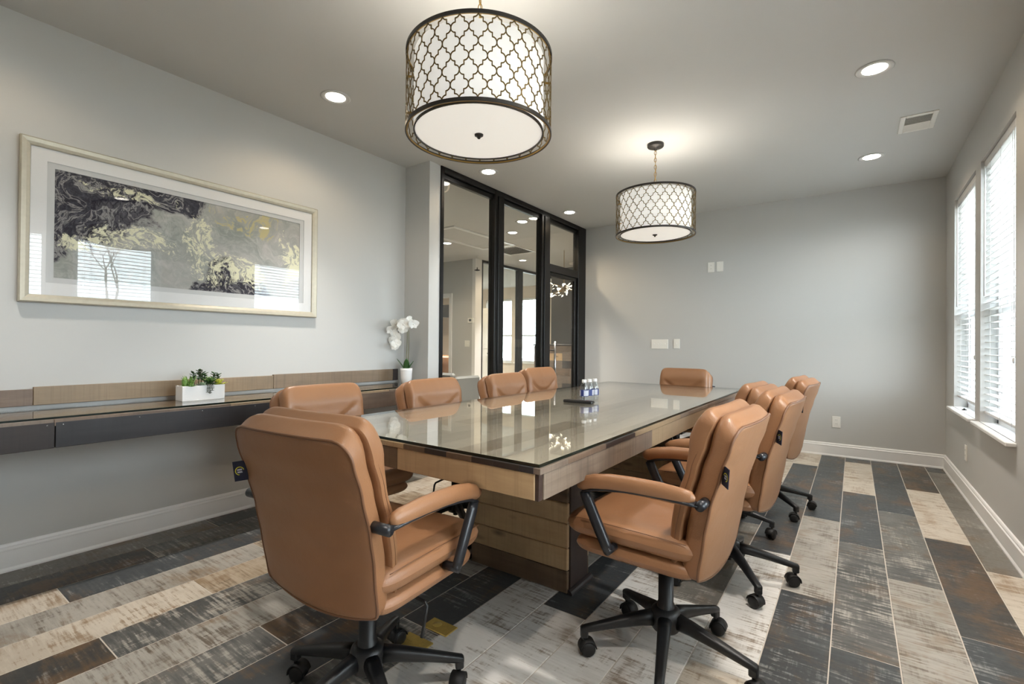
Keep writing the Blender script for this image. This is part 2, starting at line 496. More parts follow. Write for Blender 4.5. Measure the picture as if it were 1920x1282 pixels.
def blind(y0, y1, label, zbot, wand=True):
    root = thing('window_blind', label, 'blind', (XR + 0.045, (y0 + y1) / 2, WZ0), 0, 'white slatted window blinds')
    hw = (y1 - y0) / 2 - 0.008
    MB().box((-0.028, -hw, WZ1 - WZ0 - 0.055), (0.028, hw, WZ1 - WZ0 - 0.002), 0.003).build('headrail', M['slat'], root)
    global slat_me
    if slat_me is None:
        g = MB(); N = 4; top = []; bot = []
        for i in range(N + 1):
            u = -1 + 2 * i / N
            zc = 0.003 * (1 - u * u)
            top.append((0.025 * u, zc + 0.0014)); bot.append((0.025 * u, zc - 0.0014))
        ring = top + bot[::-1]
        g.loft([[(x, y, z) for x, z in ring] for y in (-hw, hw)], True, True, False)
        slat_me = g.mesh('slat', M['slat'])
    z = zbot - WZ0 + 0.045; k = 0
    while z < WZ1 - WZ0 - 0.06:
        link('slat', slat_me, root, (0, 0, z), (0, R(1.0 * math.sin(k * 1.7)), 0)); z += 0.0435; k += 1
    MB().box((-0.026, -hw, zbot - WZ0), (0.026, hw, zbot - WZ0 + 0.017), 0.004).build('bottom_rail', M['slat'], root)
    for yy in (-hw * 0.62, 0.0, hw * 0.62):
        g = MB()
        for xx in (-0.026, 0.026): g.cyl((xx, yy, zbot - WZ0), (xx, yy, WZ1 - WZ0 - 0.05), 0.0012, seg=5)
        g.build('ladder_cord', M['slat'], root)
    MB().cyl((-0.034, hw - 0.05, 0.85), (-0.034, hw - 0.05, WZ1 - WZ0 - 0.05), 0.005, seg=8).build('wand', M['slat'], root)
    g = MB(); g.cyl((-0.03, -hw + 0.10, 0.45), (-0.03, -hw + 0.10, WZ1 - WZ0 - 0.05), 0.0015, seg=5)
    g.lathe([(0.002, 0.0), (0.007, -0.004), (0.006, -0.03), (0.002, -0.034)], 8, M=Matrix.Translation((-0.03, -hw + 0.10, 0.45)))
    g.build('pull_cord', M['slat'], root)
    return root
BL = ['white slatted blind in the window nearest the back wall', 'white slatted blind in the tall window at the right edge',
      'white slatted blind whose window reflects in the middle of the framed picture', 'white slatted blind whose window reflects at the left of the framed picture']
for i, (a, b) in enumerate(WINS):
    window(i + 1, a, b)
    blind(a, b, BL[i], 0.715 if i == 0 else 0.69)

# ------------------------------------------------------------------ glass partition (frame, panes, door)
part = struct(link('wall_glass', None))
FX0, FX1 = XG - 0.075, XG + 0.012
def fbox(name, a, b, parent=part, mat='black', bev=0.004): return MB().box(a, b, bev).build(name, M[mat], parent)
fbox('jamb', (FX0, 3.145, 0), (FX1, 3.185, H)); fbox('jamb', (FX0, 5.80, 0), (FX1, YB, H))
for (a, b) in ((3.945, 4.105), (4.865, 5.055)):
    fbox('mullion', (FX0, a, 0), (FX1, b, H))
    fbox('mullion_cap', (FX1 - 0.002, a + 0.05, 0), (FX1 + 0.012, b - 0.05, H - 0.06))
for (a, b) in ((3.185, 3.945), (4.105, 4.865), (5.055, 5.80)):
    fbox('header', (FX0, a, H - 0.055), (FX1, b, H)); fbox('header_stop', (FX0 + 0.01, a, H - 0.10), (FX1 - 0.03, b, H - 0.055))
for (a, b) in ((3.185, 3.945), (4.105, 4.865)):
    fbox('sill', (FX0, a, 0), (FX1, b, 0.09))
    MB().box((XG - 0.034, a, 0.09), (XG - 0.026, b, H - 0.10)).build('pane', M['glass'], part)
fbox('transom', (FX0, 5.055, 2.03), (FX1, 5.80, 2.125))
MB().box((XG - 0.034, 5.055, 2.125), (XG - 0.026, 5.80, H - 0.10)).build('pane', M['glass'], part)
door = struct(link('door_1', None))
dx0, dx1 = XG - 0.055, XG - 0.008
fbox('stile', (dx0, 5.06, 0.01), (dx1, 5.10, 2.025), door); fbox('stile', (dx0, 5.735, 0.01), (dx1, 5.795, 2.025), door)
fbox('rail', (dx0, 5.10, 1.985), (dx1, 5.735, 2.025), door); fbox('rail', (dx0, 5.10, 0.01), (dx1, 5.735, 0.11), door)
MB().box((XG - 0.036, 5.10, 0.11), (XG - 0.028, 5.735, 1.985)).build('pane', M['glass'], door)
g = MB()
g.cyl((XG + 0.045, 5.135, 0.55), (XG + 0.045, 5.135, 1.17), 0.014, seg=14)
hd = g.build('door_handle', M['chrome'], door)
g = MB()
for z in (0.66, 1.06): g.cyl((XG + 0.045, 5.135, z), (XG - 0.03, 5.135, z), 0.008, seg=8)
g.build('handle_standoff', M['black'], hd)

# ------------------------------------------------------------------ recessed ceiling lights, vent
def downlight(x, y, label, spot=True, group='recessed ceiling lights', watts=None, cone=76):
    t = thing('recessed_light', label, 'light', (x, y, H), 0, group)
    g = MB()
    g.lathe([(0.092, 0.0), (0.094, -0.004), (0.088, -0.007), (0.066, -0.004), (0.060, 0.002), (0.060, 0.0)], 28, caps=False)
    g.build('trim_ring', M['ceil'], t)
    MB().lathe([(0.0005, -0.0025), (0.061, -0.0025), (0.061, -0.001), (0.0005, -0.001)], 28).build('lens', M['lens'], t)
    if spot:
        lamp('spot_beam', 'SPOT', (0, 0, -0.03), watts or DOWN_W, (1.0, 0.94, 0.87), t, spot_size=R(cone), spot_blend=1.0, shadow_soft_size=0.05)
        lamp('spill', 'SPOT', (0, 0, -0.03), SPILL_W * (watts or DOWN_W) / DOWN_W, (1.0, 0.78, 0.52), t, spot_size=R(150), spot_blend=0.5, shadow_soft_size=0.06)
    return t
M['lens'] = plain('lit_lens', (1, 1, 1), 0.5, emit=14.0, ecol=(1.0, 0.93, 0.82))
downlight(-2.779, 1.879, 'recessed ceiling light above the framed picture')
downlight(-2.79, 3.514, 'recessed ceiling light beside the near end of the glass partition')
downlight(-2.822, 5.143, 'recessed ceiling light over the glass door in the back corner')
downlight(0.091, 3.465, 'recessed ceiling light nearer the camera on the window side')
downlight(0.114, 5.053, 'recessed ceiling light below the ceiling vent near the back wall', watts=DOWN_W * 0.6)
for (x, y, lb) in ((-2.78, 0.24, 'recessed ceiling light above the near left corner, outside the photo'), (0.09, 1.85, 'recessed ceiling light above the nearest window-side chair, outside the photo'), (0.09, 0.22, 'recessed ceiling light above the camera, outside the photo')):
    downlight(x, y, lb, watts=DOWN_W * (0.7 if x < -1 else 1.0), cone=76 if x < -1 else 92)

v = thing('ceiling_vent', 'white rectangular air vent set in the ceiling by the window wall', 'vent', (0.362, 4.455, H))
g = MB(); hx, hy = 0.103, 0.158
g.box((-hx, -hy, -0.008), (-hx + 0.03, hy, 0), 0.003); g.box((hx - 0.03, -hy, -0.008), (hx, hy, 0), 0.003)
g.box((-hx + 0.03, -hy, -0.008), (hx - 0.03, -hy + 0.03, 0), 0.003); g.box((-hx + 0.03, hy - 0.03, -0.008), (hx - 0.03, hy, 0), 0.003)
g.build('vent_frame', M['plate'], v)
MB().box((-hx + 0.03, -hy + 0.03, -0.001), (hx - 0.03, hy - 0.03, 0)).build('backing', M['grey'], v)
fin = MB().box((-hx + 0.03, -0.006, -0.0008), (hx - 0.03, 0.006, 0.0008)).mesh('fin', M['plate'])
for i in range(15):
    yy = -hy + 0.037 + i * 0.0172
    link('fin', fin, v, (0, yy, -0.0055), (R(38 if yy < 0 else -38), 0, 0))

# ------------------------------------------------------------------ pendant lamps
def shade_mat(name, e):
    k = NT(name); b = k.bsdf
    vv = k.coord('Object', (300, 300, 40))
    n = k.noise(vv, 1.0, 2)
    k.link(k.mix(n, (0.82, 0.80, 0.76), (0.90, 0.88, 0.84)), b.inputs['Base Color'])
    b.inputs['Roughness'].default_value = 0.9
    b.inputs['Emission Color'].default_value = (1.0, 0.965, 0.90, 1)
    b.inputs['Emission Strength'].default_value = e
    return k.m
M['shade'] = shade_mat('glowing_linen', SHADE_E)
M['diff'] = shade_mat('frosted_diffuser', SHADE_E * 0.95)
M['bulb'] = plain('lit_bulb', (1, 1, 1), 0.4, emit=10, ecol=(1.0, 0.92, 0.8))
def pendant(x, y, label):
    zb, hh, Ro, Ri = 2.005, 0.333, 0.305, 0.272
    t = thing('pendant_lamp', label, 'lamp', (x, y, zb), 0, 'drum pendant lamps over the table')
    def ring(r0, r1, z0, z1): return [(r0, z0), (r1, z0), (r1, z1), (r0, z1), (r0, z0)]
    for z0 in (0.0, hh - 0.014):
        MB().lathe(ring(Ro - 0.003, Ro + 0.002, z0, z0 + 0.014), 96, smooth=False, caps=False).build('rim', M['bronze'], t)
        MB().lathe(ring(Ro - 0.008, Ro - 0.003, z0 + 0.001, z0 + 0.006), 96, smooth=False, caps=False).build('inner_band', M['brass'], t)
    # quatrefoil lattice on the outer cylinder
    g = MB(); ncol = 28; per = (hh - 0.02) / 3.0; a = 2 * PI * Ro / ncol / 2; bq = per / 2
    path = [(1, 0), (.975, .11), (.91, .21), (.80, .29), (.66, .34), (.52, .35), (.5, .35), (.5, .65), (.48, .65), (.34, .66), (.20, .71), (.09, .79), (.025, .89), (0, 1)]
    rows = 6
    for c in range(ncol):
        for rr in range(rows + 1):
            ph = 0 if rr % 2 else 1
            cu = (2 * c + ph) * a; cz = 0.010 + rr * bq
            for sx in (1, -1):
                for sz in (1, -1):
                    if (rr == 0 and sz < 0) or (rr == rows and sz > 0): continue
                    if ph == 1 and False: continue
                    # each edge shared by two cells: draw only for odd phase cells plus both vertical halves
                    if rr % 2 == 0: continue
                    pts = []
                    for (u, vv) in path:
                        ang = (cu + sx * u * a) / Ro
                        zz = cz + sz * vv * bq
                        pts.append((ang, zz))
                    vs = []; fs = []
                    wd, th = 0.0022, 0.0026
                    for i, (ang, zz) in enumerate(pts):
                        i0, i1 = max(i - 1, 0), min(i + 1, len(pts) - 1)
                        dx = (pts[i1][0] - pts[i0][0]) * Ro; dz = pts[i1][1] - pts[i0][1]; L = math.hypot(dx, dz) or 1
                        nx, nz = -dz / L * wd, dx / L * wd
                        for (ou, oz, rad) in ((nx, nz, Ro - th), (-nx, -nz, Ro - th), (-nx, -nz, Ro), (nx, nz, Ro)):
                            A = ang + ou / Ro
                            vs.append((rad * math.cos(A), rad * math.sin(A), zz + oz))
                    for i in range(len(pts) - 1):
                        for j in range(4):
                            p = i * 4 + j; q = i * 4 + (j + 1) % 4
                            fs.append((p, q, q + 4, p + 4))
                    g.add(vs, fs)
    g.build('lattice_screen', M['latt'], t)
    MB().lathe(ring(Ri - 0.0015, Ri, 0.016, hh - 0.012), 72, caps=False).build('fabric_shade', M['shade'], t)
    d = MB().lathe([(0.0005, 0.010), (Ri - 0.012, 0.012), (Ri - 0.002, 0.014), (Ri - 0.002, 0.018), (0.0005, 0.015)], 64).build('diffuser', M['diff'], t)
    MB().lathe(ring(Ri - 0.005, Ri + 0.0015, 0.008, 0.0165), 72, smooth=False, caps=False).build('diffuser_ring', M['bronze'], d)
    MB().lathe([(0.001, 0.011), (0.019, 0.010), (0.018, 0.004), (0.008, 0.002), (0.007, -0.006), (0.001, -0.010)], 20).build('finial', M['bronze'], d)
    for k in range(6):
        an = R(39.6) + (k // 2) * PI / 2 + (PI / 2 if k > 1 else 0) + (-PI / 2 if k > 3 else 0) if k < 4 else R(129.6)
        z = hh - 0.09 if k % 2 else 0.09
        MB().box((Ri - 0.002, -0.006, z - 0.002), (Ro - 0.001, 0.006, z + 0.002), M=Matrix.Rotation(an, 4, 'Z')).build('shade_clip', M['brass'], t)
    # hanger: spider, stem, chain, canopy
    g = MB(); g.cyl((0, 0, hh - 0.06), (0, 0, hh + 0.035), 0.006, seg=10)
    for k in range(3):
        an = k * 2 * PI / 3; g.cyl((0, 0, hh - 0.03), (Ri * math.cos(an), Ri * math.sin(an), hh - 0.03), 0.003, seg=6)
    g.build('spider', M['brass'], t)
    top = H - zb
    n = 0; z = hh + 0.03
    lm = MB(); pts = [(0.009 * math.cos(q), 0, 0.017 * math.sin(q)) for q in [i * 2 * PI / 12 for i in range(12)]]
    link_me = lm.tube(pts, 0.002, 6, True).mesh('chain_link', M['brass'])
    while z < top - 0.045:
        link('chain_link', link_me, t, (0, 0, z + 0.016), (0, 0, (n % 2) * PI / 2 + 0.3)); z += 0.0285; n += 1
    g = MB().lathe([(0.001, top - 0.055), (0.011, top - 0.05), (0.012, top - 0.028), (0.06, top - 0.026), (0.064, top - 0.02), (0.064, top - 0.0005), (0.001, top - 0.0005)], 32)
    g.build('canopy', M['bronze'], t)
    g = MB().tube([(0.004 * math.sin(i * 1.3), 0.004 * math.cos(i * 1.3), hh + (top - 0.05 - hh) * i / 10) for i in range(11)], 0.0017, 5); g.build('cord', M['brass'], t)
    for k in range(4):
        an = k * PI / 2 + 0.5; bx, by = 0.13 * math.cos(an), 0.13 * math.sin(an)
        b = MB().lathe([(0.001, 0.10), (0.012, 0.10), (0.013, 0.13), (0.028, 0.165), (0.030, 0.185), (0.022, 0.208), (0.001, 0.215)], 16).build('bulb', M['bulb'], t, (bx, by, 0.0))
        lamp('bulb_light', 'POINT', (bx, by, 0.235), PEND_W, (1.0, 0.94, 0.85), t, shadow_soft_size=0.03)
    lamp('diffuser_light', 'SPOT', (0, 0, -0.03), DIFF_W * 2.2, (1.0, 0.95, 0.88), t, spot_size=R(150), spot_blend=1.0, shadow_soft_size=0.05)
    return t
pendant(-1.30, 1.569, 'large drum pendant lamp with quatrefoil lattice nearer the camera')
pendant(-1.30, 3.78, 'drum pendant lamp with quatrefoil lattice farther away, hanging on a chain')

# ------------------------------------------------------------------ conference table
tx0, tx1, ty0, ty1 = -1.9475, -0.7327, 1.174, 4.349
tab = thing('conference_table', 'long weathered wood conference table with plank top and trestle legs', 'table', ((tx0 + tx1) / 2, (ty0 + ty1) / 2, 0))
ox, oy = (tx0 + tx1) / 2, (ty0 + ty1) / 2
ZT = 0.768
def tb(name, mat, a, b, bev=0.002, parent=tab):
    c = [(p + q) / 2 for p, q in zip(a, b)]
    hs = [abs(q - p) / 2 for p, q in zip(a, b)]
    return MB().box([-h for h in hs], hs, bev).build(name, M[mat], parent, (c[0] - ox, c[1] - oy, c[2]))
cuts = [tx0, -1.845, -1.73, -1.612, -1.503, -1.399, -1.309, -1.203, -1.102, -0.993, -0.903, -0.807, tx1]
ends = [[1.985, 3.12], [1.607, 2.742, 3.782], [2.269, 3.498], [1.796, 2.836, 3.971], [1.655, 2.458, 3.593], [2.08, 3.214], [1.56, 2.647, 3.876], [1.513, 2.364, 3.404], [1.985, 2.931, 3.782], [1.702, 2.742], [2.174, 3.309], [1.796, 2.553, 3.687]]
EDG = 0.024
tone = ['top_a', 'top_b', 'top_a', 'top_c', 'top_b', 'top_a', 'top_b']
for i in range(12):
    ys = [ty0 + EDG + .0005] + ends[i] + [ty1]
    for j in range(len(ys) - 1):
        x1 = cuts[i + 1] if i < 11 else tx1 - EDG - .0005
        tb('top_plank', tone[(i * 3 + j * 5) % 7], (cuts[i] + 0.0004, ys[j] + 0.0004, ZT - 0.018), (x1 - 0.0004, ys[j + 1] - 0.0004, ZT))
fe = ['tan_x', 'dark_x', 'brown_x', 'dark_x', 'tan_x', 'tan_x', 'brown_x', 'dark_x', 'brown_x', 'dark_x', 'dark_x', 'blackw_y']
for i in range(12):
    tb('edge_strip', fe[i], (cuts[i] + .0003, ty0, ZT - 0.018), ((cuts[i + 1] if i < 11 else tx1 - EDG) - .0003, ty0 + EDG, ZT), 0.001)
re_ = [(ty0, 1.342, 'gbrown_y'), (1.342, 1.626, 'brown_y'), (1.626, 1.91, 'dark_y'), (1.91, 2.55, 'tan_y'), (2.55, 3.12, 'gbrown_y'), (3.12, ty1, 'brown_y')]
for (y0, y1, mt) in re_: tb('edge_strip', mt, (tx1 - EDG, y0 + .0003, ZT - 0.018), (tx1, y1 - .0003, ZT), 0.001)
AZ0, AZ1 = 0.671, ZT - 0.0185
for (x0, x1, mt) in ((tx0 + 0.004, -1.346, 'brown_x'), (-1.3455, tx1 - 0.022, 'tan_x')):
    tb('apron_board', mt, (x0, ty0 + 0.004, AZ0), (x1, ty0 + 0.026, AZ1))
tb('corner_strip', 'dark_z', (tx1 - 0.0215, ty0 + 0.006, AZ0), (tx1 - 0.008, ty0 + 0.026, AZ1), 0.001)
for (y0, y1, mt) in ((ty0 + 0.005, 2.123, 'gbrown_y'), (2.1235, 3.332, 'tan_y'), (3.3325, ty1, 'brown_y')):
    tb('apron_board', mt, (tx1 - 0.0075 - 0.022, y0 if y0 > 1.3 else y0 + 0.022, AZ0), (tx1 - 0.003, y1, AZ1))
    tb('apron_board', mt, (tx0 + 0.003, y0 if y0 > 1.3 else y0 + 0.022, AZ0), (tx0 + 0.0255, y1, AZ1))
tb('apron_board', 'brown_x', (tx0 + 0.03, ty1 - 0.024, AZ0), (tx1 - 0.03, ty1 - 0.002, AZ1))
tb('underside', 'dark_y', (tx0 + 0.03, ty0 + 0.03, 0.712), (tx1 - 0.033, ty1 - 0.03, 0.748))
for (ya, yb, first) in ((1.92, 2.135, 1), (3.40, 3.615, 0)):
    xa, xb = -1.635, -1.045
    zs = [(0.0, 0.101, 'brown_x'), (0.1015, 0.203, 'tan_x'), (0.2035, 0.315, 'tan_x'), (0.3155, 0.408, 'tan_x'), (0.4085, 0.53, 'brown_x'), (0.5305, 0.711, 'brown_x')]
    for (z0, z1, mt) in zs:
        for yy in ((ya, ya + 0.02), (yb - 0.02, yb)):
            tb('leg_plank', mt, (xa + 0.02, yy[0], z0 + .0006), (xb - 0.006, yy[1], z1 - .0012), 0.0035)
    for (x0, x1) in ((xb - 0.02, xb), (xa, xa + 0.02)):
        tb('leg_side_board', 'dark_z', (x0, ya + 0.021, 0.0), (x1, yb - 0.021, 0.711))
        sgn = 1 if x0 > -1.3 else -1
        prof = [(0, 0), (0.02, 0), (0.019, 0.008), (0.013, 0.016), (0.005, 0.021), (0, 0.022)]
        xx = x1 if sgn > 0 else x0
        MB().loft([[(xx - ox + sgn * d, y - oy, z) for d, z in prof] for y in (ya, yb)], True, True, False).build('shoe_moulding', M['dark_y'], tab)
gz0, gz1 = ZT + 0.0005, ZT + 0.0105
GX0, GX1, GY0, GY1 = tx0 + 0.004, tx1 - 0.010, ty0 + 0.010, ty1 - 0.004
tg = thing('glass_tabletop', 'clear glass sheet covering the plank top of the conference table', 'glass top', (ox, oy, gz0))
MB().box((GX0 - ox, GY0 - oy, 0), (GX1 - ox, GY1 - oy, gz1 - gz0)).build('glass_sheet', M['tableglass'], tg)
g = MB(); e = 0.0012
g.box((GX0 - ox - e, GY0 - oy - e, 0), (GX1 - ox + e, GY0 - oy, gz1 - gz0 - .0005)); g.box((GX0 - ox - e, GY1 - oy, 0), (GX1 - ox + e, GY1 - oy + e, gz1 - gz0 - .0005))
g.box((GX1 - ox, GY0 - oy, 0), (GX1 - ox + e, GY1 - oy, gz1 - gz0 - .0005)); g.box((GX0 - ox - e, GY0 - oy, 0), (GX0 - ox, GY1 - oy, gz1 - gz0 - .0005))
g.build('glass_edge', M['glassedge'], tg)
ZG = gz1
# ------------------------------------------------------------------ office chairs
def interp(tab, t):
    for (a, va), (b, vb) in zip(tab, tab[1:]):
        if t <= b:
            k = 0 if b == a else max(0.0, (t - a) / (b - a)); k = k * k * (3 - 2 * k) * 0.5 + k * 0.5
            return va + (vb - va) * k
    return tab[-1][1]
def pillow(hw, ymid, z0, z1, front, rear, bow, corner, nu=28, nv=32, pu=11, pv=12, extra=None, hang=None, lift=0.0):
    """upholstered panel standing up: seam outline (hw(z), ymid(z)) with a puffed front and rear skin"""
    us = [math.sin((i / nu - 0.5) * PI) for i in range(nu + 1)]
    us = [0.75 * u + 0.25 * (2 * i / nu - 1) for i, u in enumerate(us)]
    vs_ = [0.5 + 0.5 * (0.75 * math.sin((j / nv - 0.5) * PI) + 0.25 * (2 * j / nv - 1)) for j in range(nv + 1)]
    g = MB(); F = []; B = []
    def outline(u, v):
        z = z0 + (z1 - z0) * v
        d = max(0.0, corner - (z1 - z)); ins = corner - math.sqrt(max(0, corner * corner - d * d))
        cb = corner * .35; d2 = max(0.0, cb - (z - z0)); ins += cb - math.sqrt(max(0, cb ** 2 - d2 * d2))
        x = u * (hw(z) - ins)
        if hang: z -= hang * (1 - u * u) * max(0, 1 - 5 * v)
        y = ymid(z) - bow * (1 - u * u)
        return x, y, z
    for j, v in enumerate(vs_):
        for i, u in enumerate(us):
            x, y, z = outline(u, v)
            pr = (max(0, 1 - abs(u) ** pu)) ** 0.45 * (max(0, 1 - abs(2 * v - 1) ** pv)) ** 0.45
            ex = extra(x, z, u, v) * min(1, pr * 1.5) if extra else 0
            lz = lift * min(1, pr * 1.25) * max(0.0, (v - 0.78) / 0.22) ** 2
            F.append((x, y + front * pr + ex, z + lz)); B.append((x, y - rear * pr, z))
    n = nu + 1; fs = []
    for j in range(nv):
        for i in range(nu):
            a = j * n + i; fs.append((a, a + 1, a + n + 1, a + n))
    g.add(F, fs, True); g.add(B, [f[::-1] for f in fs], True)
    # weld seam by bridging coincident rims (same positions)
    rim = [outline(u, 0) for u in us] + [outline(1, v) for v in vs_[1:]] + [outline(u, 1) for u in us[::-1][1:]] + [outline(-1, v) for v in vs_[::-1][1:-1]]
    return g, rim
def slab(x1, ya, yb, z0, z1, top_fn=None, nx=30, ny=30, p=14.0, e=0.5, taper=0.0):
    """upholstered seat slab lying flat: super-ellipse plan, puffed top and bottom around a mid seam"""
    g = MB(); T = []; Bt = []; n = nx + 1
    zc = (z0 + z1) / 2
    for j in range(ny + 1):
        v = 0.85 * math.sin((j / ny - 0.5) * PI) + 0.15 * (2 * j / ny - 1)
        for i in range(nx + 1):
            u = 0.85 * math.sin((i / nx - 0.5) * PI) + 0.15 * (2 * i / nx - 1)
            # squircle mapping softens plan corners
            uu = u * math.sqrt(1 - 0.16 * v ** 8 ) ; vv = v * math.sqrt(1 - 0.10 * u ** 8)
            x = x1 * uu * (1 - taper * (0.5 - v / 2)); y = (ya + yb) / 2 + (yb - ya) / 2 * vv
            pr = (max(0, 1 - abs(u) ** p)) ** e * (max(0, 1 - abs(v) ** p)) ** e
            t = top_fn(x, y, u, v) * min(1, 1.4 * pr) if top_fn else 0
            T.append((x, y, zc + (z1 - zc) * pr + t)); Bt.append((x, y, zc - (zc - z0) * pr))
    fs = []
    for j in range(ny):
        for i in range(nx):
            a = j * n + i; fs.append((a, a + 1, a + n + 1, a + n))
    g.add(T, fs, True); g.add(Bt, [f[::-1] for f in fs], True)
    return g
YREAR = [(0.36, -0.172), (0.42, -0.180), (0.55, -0.200), (0.64, -0.217), (0.75, -0.247), (0.83, -0.274), (0.93, -0.308)]
HWS = [(0.36, 0.222), (0.45, 0.232), (0.6, 0.240), (0.8, 0.242), (0.95, 0.236)]
def build_chair():
    t = thing('office_chair', 'cognac leather office chair', 'chair')
    # --- shell (outer back) : seam at rear edge
    def sh_extra(x, z, u, v): return 0.0
    g, rim = pillow(lambda z: interp(HWS, z), lambda z: interp(YREAR, z), 0.412, 0.888, 0.070, 0.007, 0.012, 0.05, hang=0.03, lift=0.066)
    back = g.build('backrest', M['leather'], t)
    MB().tube([(x, y - 0.001, z) for x, y, z in rim], 0.0042, 6, True).build('piping', M['piping'], back)
    # --- front pad with rolled head section and smile crease
    YP = [(z, y + 0.074) for z, y in YREAR]
    def pad_extra(x, z, u, v):
        zc = 0.735 + 0.065 * (x / 0.15) ** 2
        win = max(0.0, 1 - (abs(x) / 0.185) ** 6)
        d = -0.020 * math.exp(-((z - zc) / 0.013) ** 2) * win
        d += 0.020 * math.exp(-((z - 0.845) / 0.055) ** 2)              # head roll
        d += 0.010 * math.exp(-((z - 0.63) / 0.06) ** 2) * (1 - 0.6 * u * u)   # lumbar
        d += 0.0012 * math.exp(-(x / 0.008) ** 2) * (1 if z > 0.80 else 0)
        return d
    g, rim2 = pillow(lambda z: interp(HWS, z) - 0.012, lambda z: interp(YP, z), 0.435, 0.915, 0.044, 0.006, 0.014, 0.036, nu=32, nv=44, extra=pad_extra, lift=0.046)
    pad = g.build('back_cushion', M['leather'], t)
    st = [(x * 0.985, y + 0.014, z) for x, y, z in rim2]
    MB().tube(st, 0.0016, 5, True).build('stitched_seam', M['piping'], pad)
    # tag on the left edge
    tgp = link('fabric_tag', MB().box((-0.0375, -0.0012, -0.029), (0.0, 0.0012, 0.029)).mesh('fabric_tag', M['navy']), back,
               (-0.232, -0.252, 0.752), (0, R(-8), R(40)))
    tgp['label'] = 'small navy fabric label with a yellow ring'
    # --- seat
    def seat_top(x, y, u, v):
        yg = 0.135 - 0.085 * (abs(x) / 0.24) ** 2.2
        d = -0.007 * math.exp(-((y - yg) / 0.008) ** 2)
        d -= 0.010 * math.exp(-((x / 0.15) ** 2 + ((y + 0.02) / 0.11) ** 2))
        d += 0.004 * math.exp(-((y - 0.2) / 0.05) ** 2)
        return d
    s = slab(0.248, -0.185, 0.288, 0.452, 0.534, seat_top, p=11.0)
    seat = s.build('seat_cushion', M['leather'], t)
    sm = [(0.2405 * sx, y, 0.5215 + 0.002 * math.sin((y + .16) * 8)) for sx in (1,) for y in [-0.15 + i * 0.41 / 14 for i in range(15)]]
    MB().tube(sm, 0.0015, 5).build('stitched_seam', M['piping'], seat); MB().tube([(-x, y, z) for x, y, z in sm], 0.0015, 5).build('stitched_seam', M['piping'], seat)
    slab(0.238, -0.175, 0.255, 0.396, 0.458, None, p=12.0).build('seat_base', M['leather'], t)
    # --- arms
    for sx in (1, -1):
        X = 0.277 * sx
        arm = MB().tube([(X, y, z) for y, z in ((0.186, 0.627), (0.15, 0.642), (0.10, 0.652), (0.03, 0.660), (-0.05, 0.664), (-0.13, 0.664), (-0.20, 0.663))],
                        [0.008, 0.009, 0.009, 0.009, 0.009, 0.010, 0.011], 10, flat=(1.75, 0.75))
        arm = arm.build('armrest', M['armmetal'], t)
        MB().tube([(X, y, z) for y, z in ((0.199, 0.638), (0.196, 0.648), (0.18, 0.657), (0.14, 0.668), (0.08, 0.677), (0.0, 0.681), (-0.08, 0.681), (-0.15, 0.678), (-0.176, 0.677), (-0.188, 0.676))],
                  [0.006, 0.0155, 0.0185, 0.020, 0.021, 0.021, 0.021, 0.0195, 0.0165, 0.006], 14, flat=(1.35, 0.92)).build('arm_pad', M['leather'], arm)
        p = MB().tube([(X, 0.180, 0.630), (X, 0.168, 0.605), (X, 0.13, 0.530), (X, 0.098, 0.468), (X, 0.090, 0.452)], [0.014, 0.016, 0.016, 0.015, 0.013], 12, flat=(1.25, 0.95))
        p.cyl((X + 0.010 * sx, 0.090, 0.453), (0.232 * sx, 0.090, 0.453), 0.0135, seg=14)
        p.build('arm_post', M['armmetal'], arm)
        MB().cyl((X + 0.018 * sx, -0.206, 0.664), (0.226 * sx, -0.206, 0.664), 0.0145, seg=14).build('arm_bracket', M['armmetal'], arm)
    # --- under the seat
    g = MB().box((-0.09, -0.13, 0.352), (0.09, 0.12, 0.40), 0.012); g.lathe([(0.03, 0.330), (0.033, 0.34), (0.033, 0.36)], 16)
    g.build('tilt_mechanism', M['blackplastic'], t)
    g = MB().cyl((0, 0.11, 0.372), (0, 0.165, 0.362), 0.026, 0.030, 18)
    g.build('tension_knob', M['blackplastic'], t)
    MB().tube([(0.07, 0.03, 0.372), (0.14, 0.03, 0.366), (0.205, 0.03, 0.36), (0.214, 0.03, 0.35), (0.213, 0.02, 0.30), (0.212, 0.012, 0.265)], [0.0055] * 4 + [0.0045, 0.006], 8).build('height_lever', M['blackplastic'], t)
    MB().lathe([(0.001, 0.085), (0.014, 0.085), (0.014, 0.11), (0.030, 0.11), (0.030, 0.20), (0.0265, 0.202), (0.0265, 0.345), (0.001, 0.345)], 24).build('gas_cylinder', M['blackplastic'], t)
    MB().lathe([(0.001, 0.108), (0.044, 0.108), (0.050, 0.116), (0.054, 0.162), (0.048, 0.180), (0.034, 0.187), (0.001, 0.187)], 28).build('hub', M['blackplastic'], t)
    lg = MB(); rings = []
    for (x, zc, hw_, hh_) in ((0.030, 0.150, 0.025, 0.028), (0.09, 0.142, 0.0225, 0.0230), (0.18, 0.122, 0.0185, 0.0175), (0.26, 0.102, 0.0155, 0.0140), (0.300, 0.0925, 0.0145, 0.0122), (0.305, 0.0915, 0.011, 0.009)):
        rings.append([(x, hw_ * (abs(math.cos(q)) ** 0.7) * (1 if math.cos(q) > 0 else -1), zc + hh_ * (abs(math.sin(q)) ** 0.7) * (1 if math.sin(q) > 0 else -1)) for q in [k * 2 * PI / 14 for k in range(14)]])
    lg.loft(rings)
    lg.box((0.277, -0.0135, 0.064), (0.3045, 0.0135, 0.094), 0.004)
    leg_me = lg.mesh('base_leg', M['blackplastic'])
    cg = MB(); r = 0.0265
